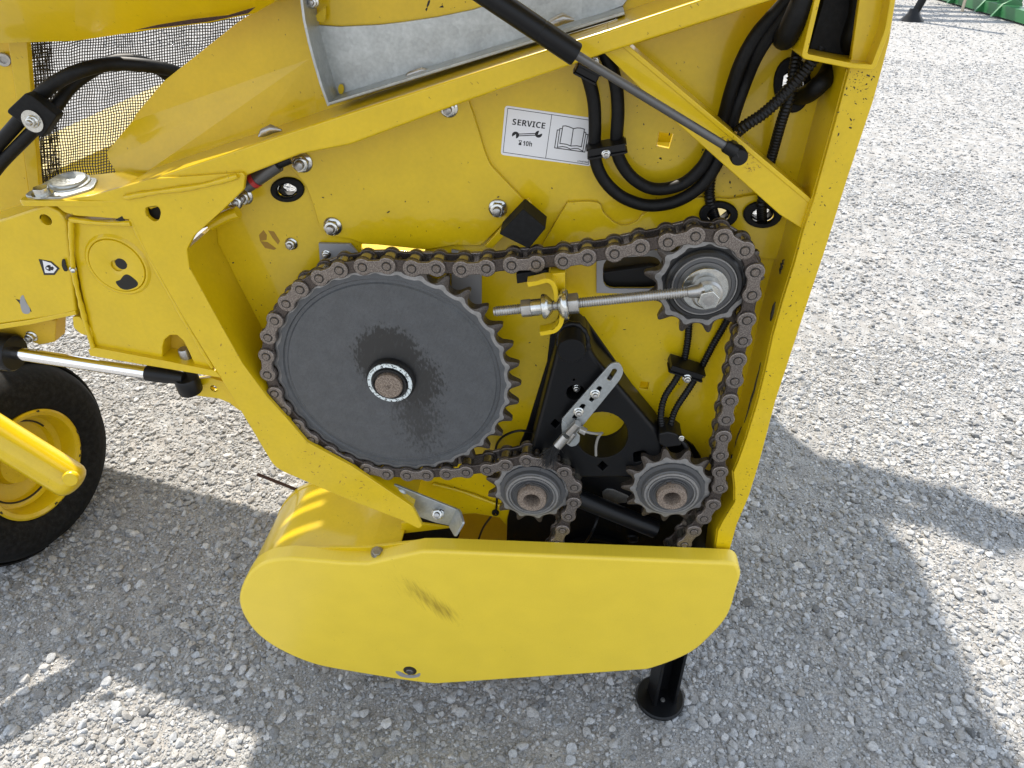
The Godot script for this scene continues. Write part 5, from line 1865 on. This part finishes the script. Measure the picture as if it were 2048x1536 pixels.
	for i in 170:
		var off := Vector3(rng.randfn(), rng.randfn(), rng.randfn()) * 0.0020
		var tipd := (ax * 0.021 + Vector3(rng.randfn() * 0.0052, -0.006 + rng.randfn() * 0.0035, rng.randfn() * 0.006))
		mb.tube(PackedVector3Array([b1 + off - ax * 0.002, b1 + off + tipd * 0.5 + ax * 0.002, b1 + off + tipd]), func(_i): return 0.00028, 4, false)
	part("bristles", mb, M.bristle, oil, "stuff")
	hose("oil_tube", pts3([1170, 863, 1, 1182, 866, 4, 1196, 867, 10, 1204, 866, 20]), 0.0017, M.clear_tube, oil)
	hose("oil_tube", pts3([1203, 866, 14, 1196, 876, 16, 1192, 892, 18, 1192, 911, 19]), 0.0017, M.clear_tube, oil)
	# galvanised angle by the cover
	var ga := thing("galvanised_angle", "galvanised angle bracket with bolt at the lower end of the yellow strap", "bracket", P(870, 1015, 30))
	plate("angle_plate", [771, 975, 778, 971, 790, 970, 905, 1016, 920, 1022, 900, 1052, 872, 1046, 840, 1035], 12, 3, M.galvanised, ga, 0.8, 1.5)
	mb = MB.new()
	var f0 := P(897, 1053, 12)
	var f1 := P(914, 1016, 12)
	d = (f1 - f0).normalized()
	var across := d.cross(Vector3(0.45, 0, 1).normalized()).normalized()
	mb.xf = Transform3D(Basis(Vector3(0.45, 0.1, 1).normalized(), d, Vector3(0.45, 0.1, 1).normalized().cross(d).normalized()), f0)
	mb.extr(fillet(PackedVector2Array([Vector2(0, 0), Vector2(0.026, 0.004), Vector2(0.030, f0.distance_to(f1) * 0.95), Vector2(0.010, f0.distance_to(f1) * 1.05), Vector2(0, f0.distance_to(f1))]), 0.003), 0.0, 0.003, 0.0008)
	part("angle_flange", mb, M.galvanised, ga)
	nut(876, 1026, 12, 13, ga, Vector3(0.0, 0.45, 0.9))
	plate("square_hole", [880, 1018, 888, 1021, 886, 1034, 879, 1032], 11.9, 0.2, M.hole_dark, ga, 0)
	lathe_part("carriage_bolt", [[0.0085, 0.0], [0.0080, 0.002], [0.005, 0.0042], [0.0, 0.005]], P(800, 986, 12), M.galvanised, ga, 26)

func slot_outline(a: Vector3, b: Vector3, r: float) -> PackedVector2Array:
	var d := Vector2(b.x - a.x, b.y - a.y).normalized()
	var out := PackedVector2Array()
	for s in [1.0, -1.0]:
		var c := Vector2(b.x, b.y) if s > 0 else Vector2(a.x, a.y)
		for i in 9:
			out.append(c + (d * s).rotated(-PI / 2 + PI * i / 8.0) * r)
	return out

func build_label() -> void:
	# printed service sticker; the print is measured on an enlargement, 9.752 units to a pixel
	var lb := thing("service_sticker", "white rectangular service sticker with wrench, open book and black print on the panel", "sticker", P(1090, 270, 50))
	var bb := 49.6
	var L := func(l: Array) -> PackedVector2Array:
		var o := []
		for i in range(0, l.size(), 2):
			o.append(990.0 + l[i] / 9.752)
			o.append(190.0 + l[i + 1] / 9.752)
		return px(o, bb)
	var mb := MB.new()
	mb.extr(fillet(L.call([196, 203, 1955, 458, 1868, 1392, 110, 1165]), 0.0034), zb(bb), 0.0003, 0.0)
	part("face", mb, M.label_white, lb)
	var zt := zb(bb) + 0.00012
	var line := func(called: String, l: Array, w: float, closed := false) -> void:
		var b := MB.new()
		var p: PackedVector2Array = L.call(l)
		if closed:
			p.append(p[0])
		for i in p.size() - 1:
			var d := (p[i + 1] - p[i]).normalized() * w * 0.0004
			b.extr(ribbon(PackedVector2Array([p[i] - d, p[i + 1] + d]), w * 0.001), zt + 0.00001 * (i % 3), 0.0001)
		part(called, b, M.print_black, lb)
	line.call("frame_line", [250, 258, 1895, 497, 1820, 1355, 158, 1115], 0.55, true)
	line.call("divider", [1108, 382, 988, 1230], 0.55)
	# book
	line.call("book_outline", [1325, 605, 1380, 602, 1440, 618, 1530, 655, 1600, 642, 1670, 645, 1745, 668, 1685, 1010, 1600, 990, 1480, 995, 1390, 960, 1265, 945], 0.85, true)
	line.call("book_spine", [1528, 655, 1478, 995], 0.85)
	line.call("book_page", [1315, 655, 1265, 655, 1215, 1018, 1320, 1005, 1400, 1020, 1470, 1055, 1550, 1040, 1620, 1045, 1712, 1095, 1775, 740, 1740, 720], 0.8)
	line.call("book_cover", [1262, 682, 1215, 682, 1163, 1030, 1752, 1113, 1812, 770, 1775, 765], 0.85)
	# wrench
	mb = MB.new()
	for s in [[400, 780, 1.0], [850, 765, -1.0]]:
		var l := []
		var rot: float = 2.05 if s[2] > 0 else -1.05 + 0.25
		for i in 17:
			var a: float = rot + 0.62 + (TAU - 1.24) * i / 16.0
			l.append(s[0] + cos(a) * 70.0)
			l.append(s[1] + sin(a) * 68.0)
		for i in 7:
			var a: float = rot - 0.75 + TAU - (TAU - 1.5) * (0.25 + 0.5 * i / 6.0) + 0.0
			l.append(s[0] + cos(a) * 33.0 + cos(rot) * 12.0)
			l.append(s[1] + sin(a) * 33.0 + sin(rot) * 12.0)
		mb.extr(L.call(l), zt, 0.0001)
	part("wrench_head", mb, M.print_black, lb)
	line.call("wrench_shank", [455, 762, 790, 750], 0.85)
	line.call("wrench_shank", [455, 797, 790, 783], 0.85)
	# hourglass
	mb = MB.new()
	mb.extr(L.call([458, 968, 464, 945, 484, 925, 497, 925, 512, 950, 514, 975]), zt, 0.0001)
	part("hourglass_sand", mb, M.print_black, lb)
	line.call("hourglass", [466, 885, 522, 893, 515, 905, 510, 925, 486, 933, 470, 950, 462, 968, 510, 975, 510, 950, 490, 925, 474, 908, 472, 887], 0.5)
	# lettering
	text("service_text", "SERVICE", L, [335, 578, 970, 660], 113.0, zt, lb)
	text("hours_text", "10h", L, [538, 985, 714, 1004], 90.0, zt, lb)
	text("number_text", "LCA47766", L, [1610, 1302, 1806, 1328], 30.0, zt, lb)

func text(called: String, s: String, L: Callable, base: Array, cap_h: float, z: float, parent: Node3D) -> void:
	var p: PackedVector2Array = L.call([base[0], base[1], base[2], base[3], base[0] + cap_h * 0.13, base[1] - cap_h])
	var tm := TextMesh.new()
	var f := SystemFont.new()
	f.font_names = PackedStringArray(["Droid Sans"])
	f.font_weight = 700
	tm.font = f
	tm.text = s
	tm.font_size = 64
	tm.pixel_size = 0.01
	tm.depth = 0.02
	tm.curve_step = 1.0
	tm.horizontal_alignment = HORIZONTAL_ALIGNMENT_LEFT
	tm.vertical_alignment = VERTICAL_ALIGNMENT_BOTTOM
	var bb := tm.get_aabb()
	var cap := 0.64 * 0.714
	var x := (p[1] - p[0]) / bb.size.x
	var y := (p[2] - p[0]) / cap
	var o := MeshInstance3D.new()
	o.name = called
	var im := SurfaceTool.new()
	im.create_from(tm, 0)
	o.mesh = im.commit()
	o.material_override = M.print_black
	# the baseline lies above the bottom of a flat bottomed letter's box
	var t := Transform3D(Basis(Vector3(x.x, x.y, 0), Vector3(y.x, y.y, 0), Vector3(0, 0, 0.004)), Vector3.ZERO)
	var low := bb.position.y
	t.origin = Vector3(p[0].x, p[0].y, z) - t.basis * Vector3(bb.position.x, low, 0)
	t.origin -= base_of(parent)
	o.transform = t
	parent.add_child(o, true)

# ---------------------------------------------------------------- far off
func build_distance() -> void:
	var g := thing("green_implement", "green painted low steel beam of another implement lying on the gravel at the upper right", "implement", Vector3(4.6, 0, -9.0))
	var mb := MB.new()
	mb.box(Vector3(4.60, 0.075, -9.6), Vector3(0.17, 0.11, 6.4), 0.012)
	part("main_beam", mb, M.green_paint, g)
	for z in [-9.05, -9.45, -10.2]:
		mb = MB.new()
		mb.extr(PackedVector2Array([Vector2(4.44, 0.02), Vector2(4.76, 0.02), Vector2(4.72, 0.15), Vector2(4.62, 0.19), Vector2(4.52, 0.14)]), z, 0.03, 0.004)
		part("gusset", mb, M.green_paint, g)
	mb = MB.new()
	mb.box(Vector3(4.68, 0.20, -9.25), Vector3(0.12, 0.16, 0.30), 0.01)
	part("hitch_block", mb, M.green_paint, g)
	mb = MB.new()
	mb.box(Vector3(4.5135, 0.085, -8.25), Vector3(0.004, 0.05, 0.36), 0.001)
	part("yellow_plate", mb, M.yellow, g)
	mb = MB.new()
	for k in 5:
		mb.box(Vector3(4.5108, 0.085 + 0.012 * ((k % 2) - 0.5), -8.34 + k * 0.035), Vector3(0.002, 0.018, 0.018))
	part("plate_print", mb, M.print_black, g)
	var s := G(1924, 23)
	mb = MB.new()
	mb.tube(PackedVector3Array([s, s + Vector3(-0.01, 0.35, -0.02), s + Vector3(-0.02, 0.8, -0.03)]), func(i): return [0.017, 0.014, 0.014][i], 10)
	tag(part("stake", mb, M.pale_wood), "pale wooden stake standing before the green implement", "stake")
	# another machine's parking leg, with unseen bars added overhead to cast streaky shade
	var f := G(1823, 42)
	var st := thing("parking_leg", "black steel parking leg with flared foot standing on the far gravel", "stand", f)
	mb = MB.new()
	mb.tube(PackedVector3Array([f + Vector3(0, 0.03, 0), f + Vector3(0.10, 0.4, 0.02), f + Vector3(0.22, 1.0, 0.05)]), func(_i): return 0.05, 4)
	part("leg", mb, M.black_paint, st)
	mb = MB.new()
	mb.xf = upright(f, Vector3.UP, 0.4)
	mb.lathe([[0.12, 0.0], [0.115, 0.012], [0.065, 0.07], [0.05, 0.12], [0.0, 0.12]], 8)
	part("foot", mb, M.black_paint, st)
	var caster := thing("shadow_frame", "dark bars added out of view to cast streaky shade on the far gravel", "implement", f + Vector3(0.2, 1.0, 0))
	mb = MB.new()
	for k in 4:
		mb.tube(PackedVector3Array([f + Vector3(-1.8, 1.25 + 0.12 * k, -1.15 - 0.5 * k), f + Vector3(2.6, 1.2 + 0.1 * k, -0.75 - 0.45 * k)]), func(_i): return 0.09, 8)
	for k in 30:
		var b := f + Vector3(-1.7 + 0.14 * k, 1.25 + 0.12 * (k % 4), -1.12 - 0.5 * (k % 4))
		mb.tube(PackedVector3Array([b, b + Vector3(0.05, -0.25, 0.22), b + Vector3(0.03, -0.5, 0.2)]), func(_i): return 0.03, 5)
	part("frame_bars", mb, M.black_paint, caster)
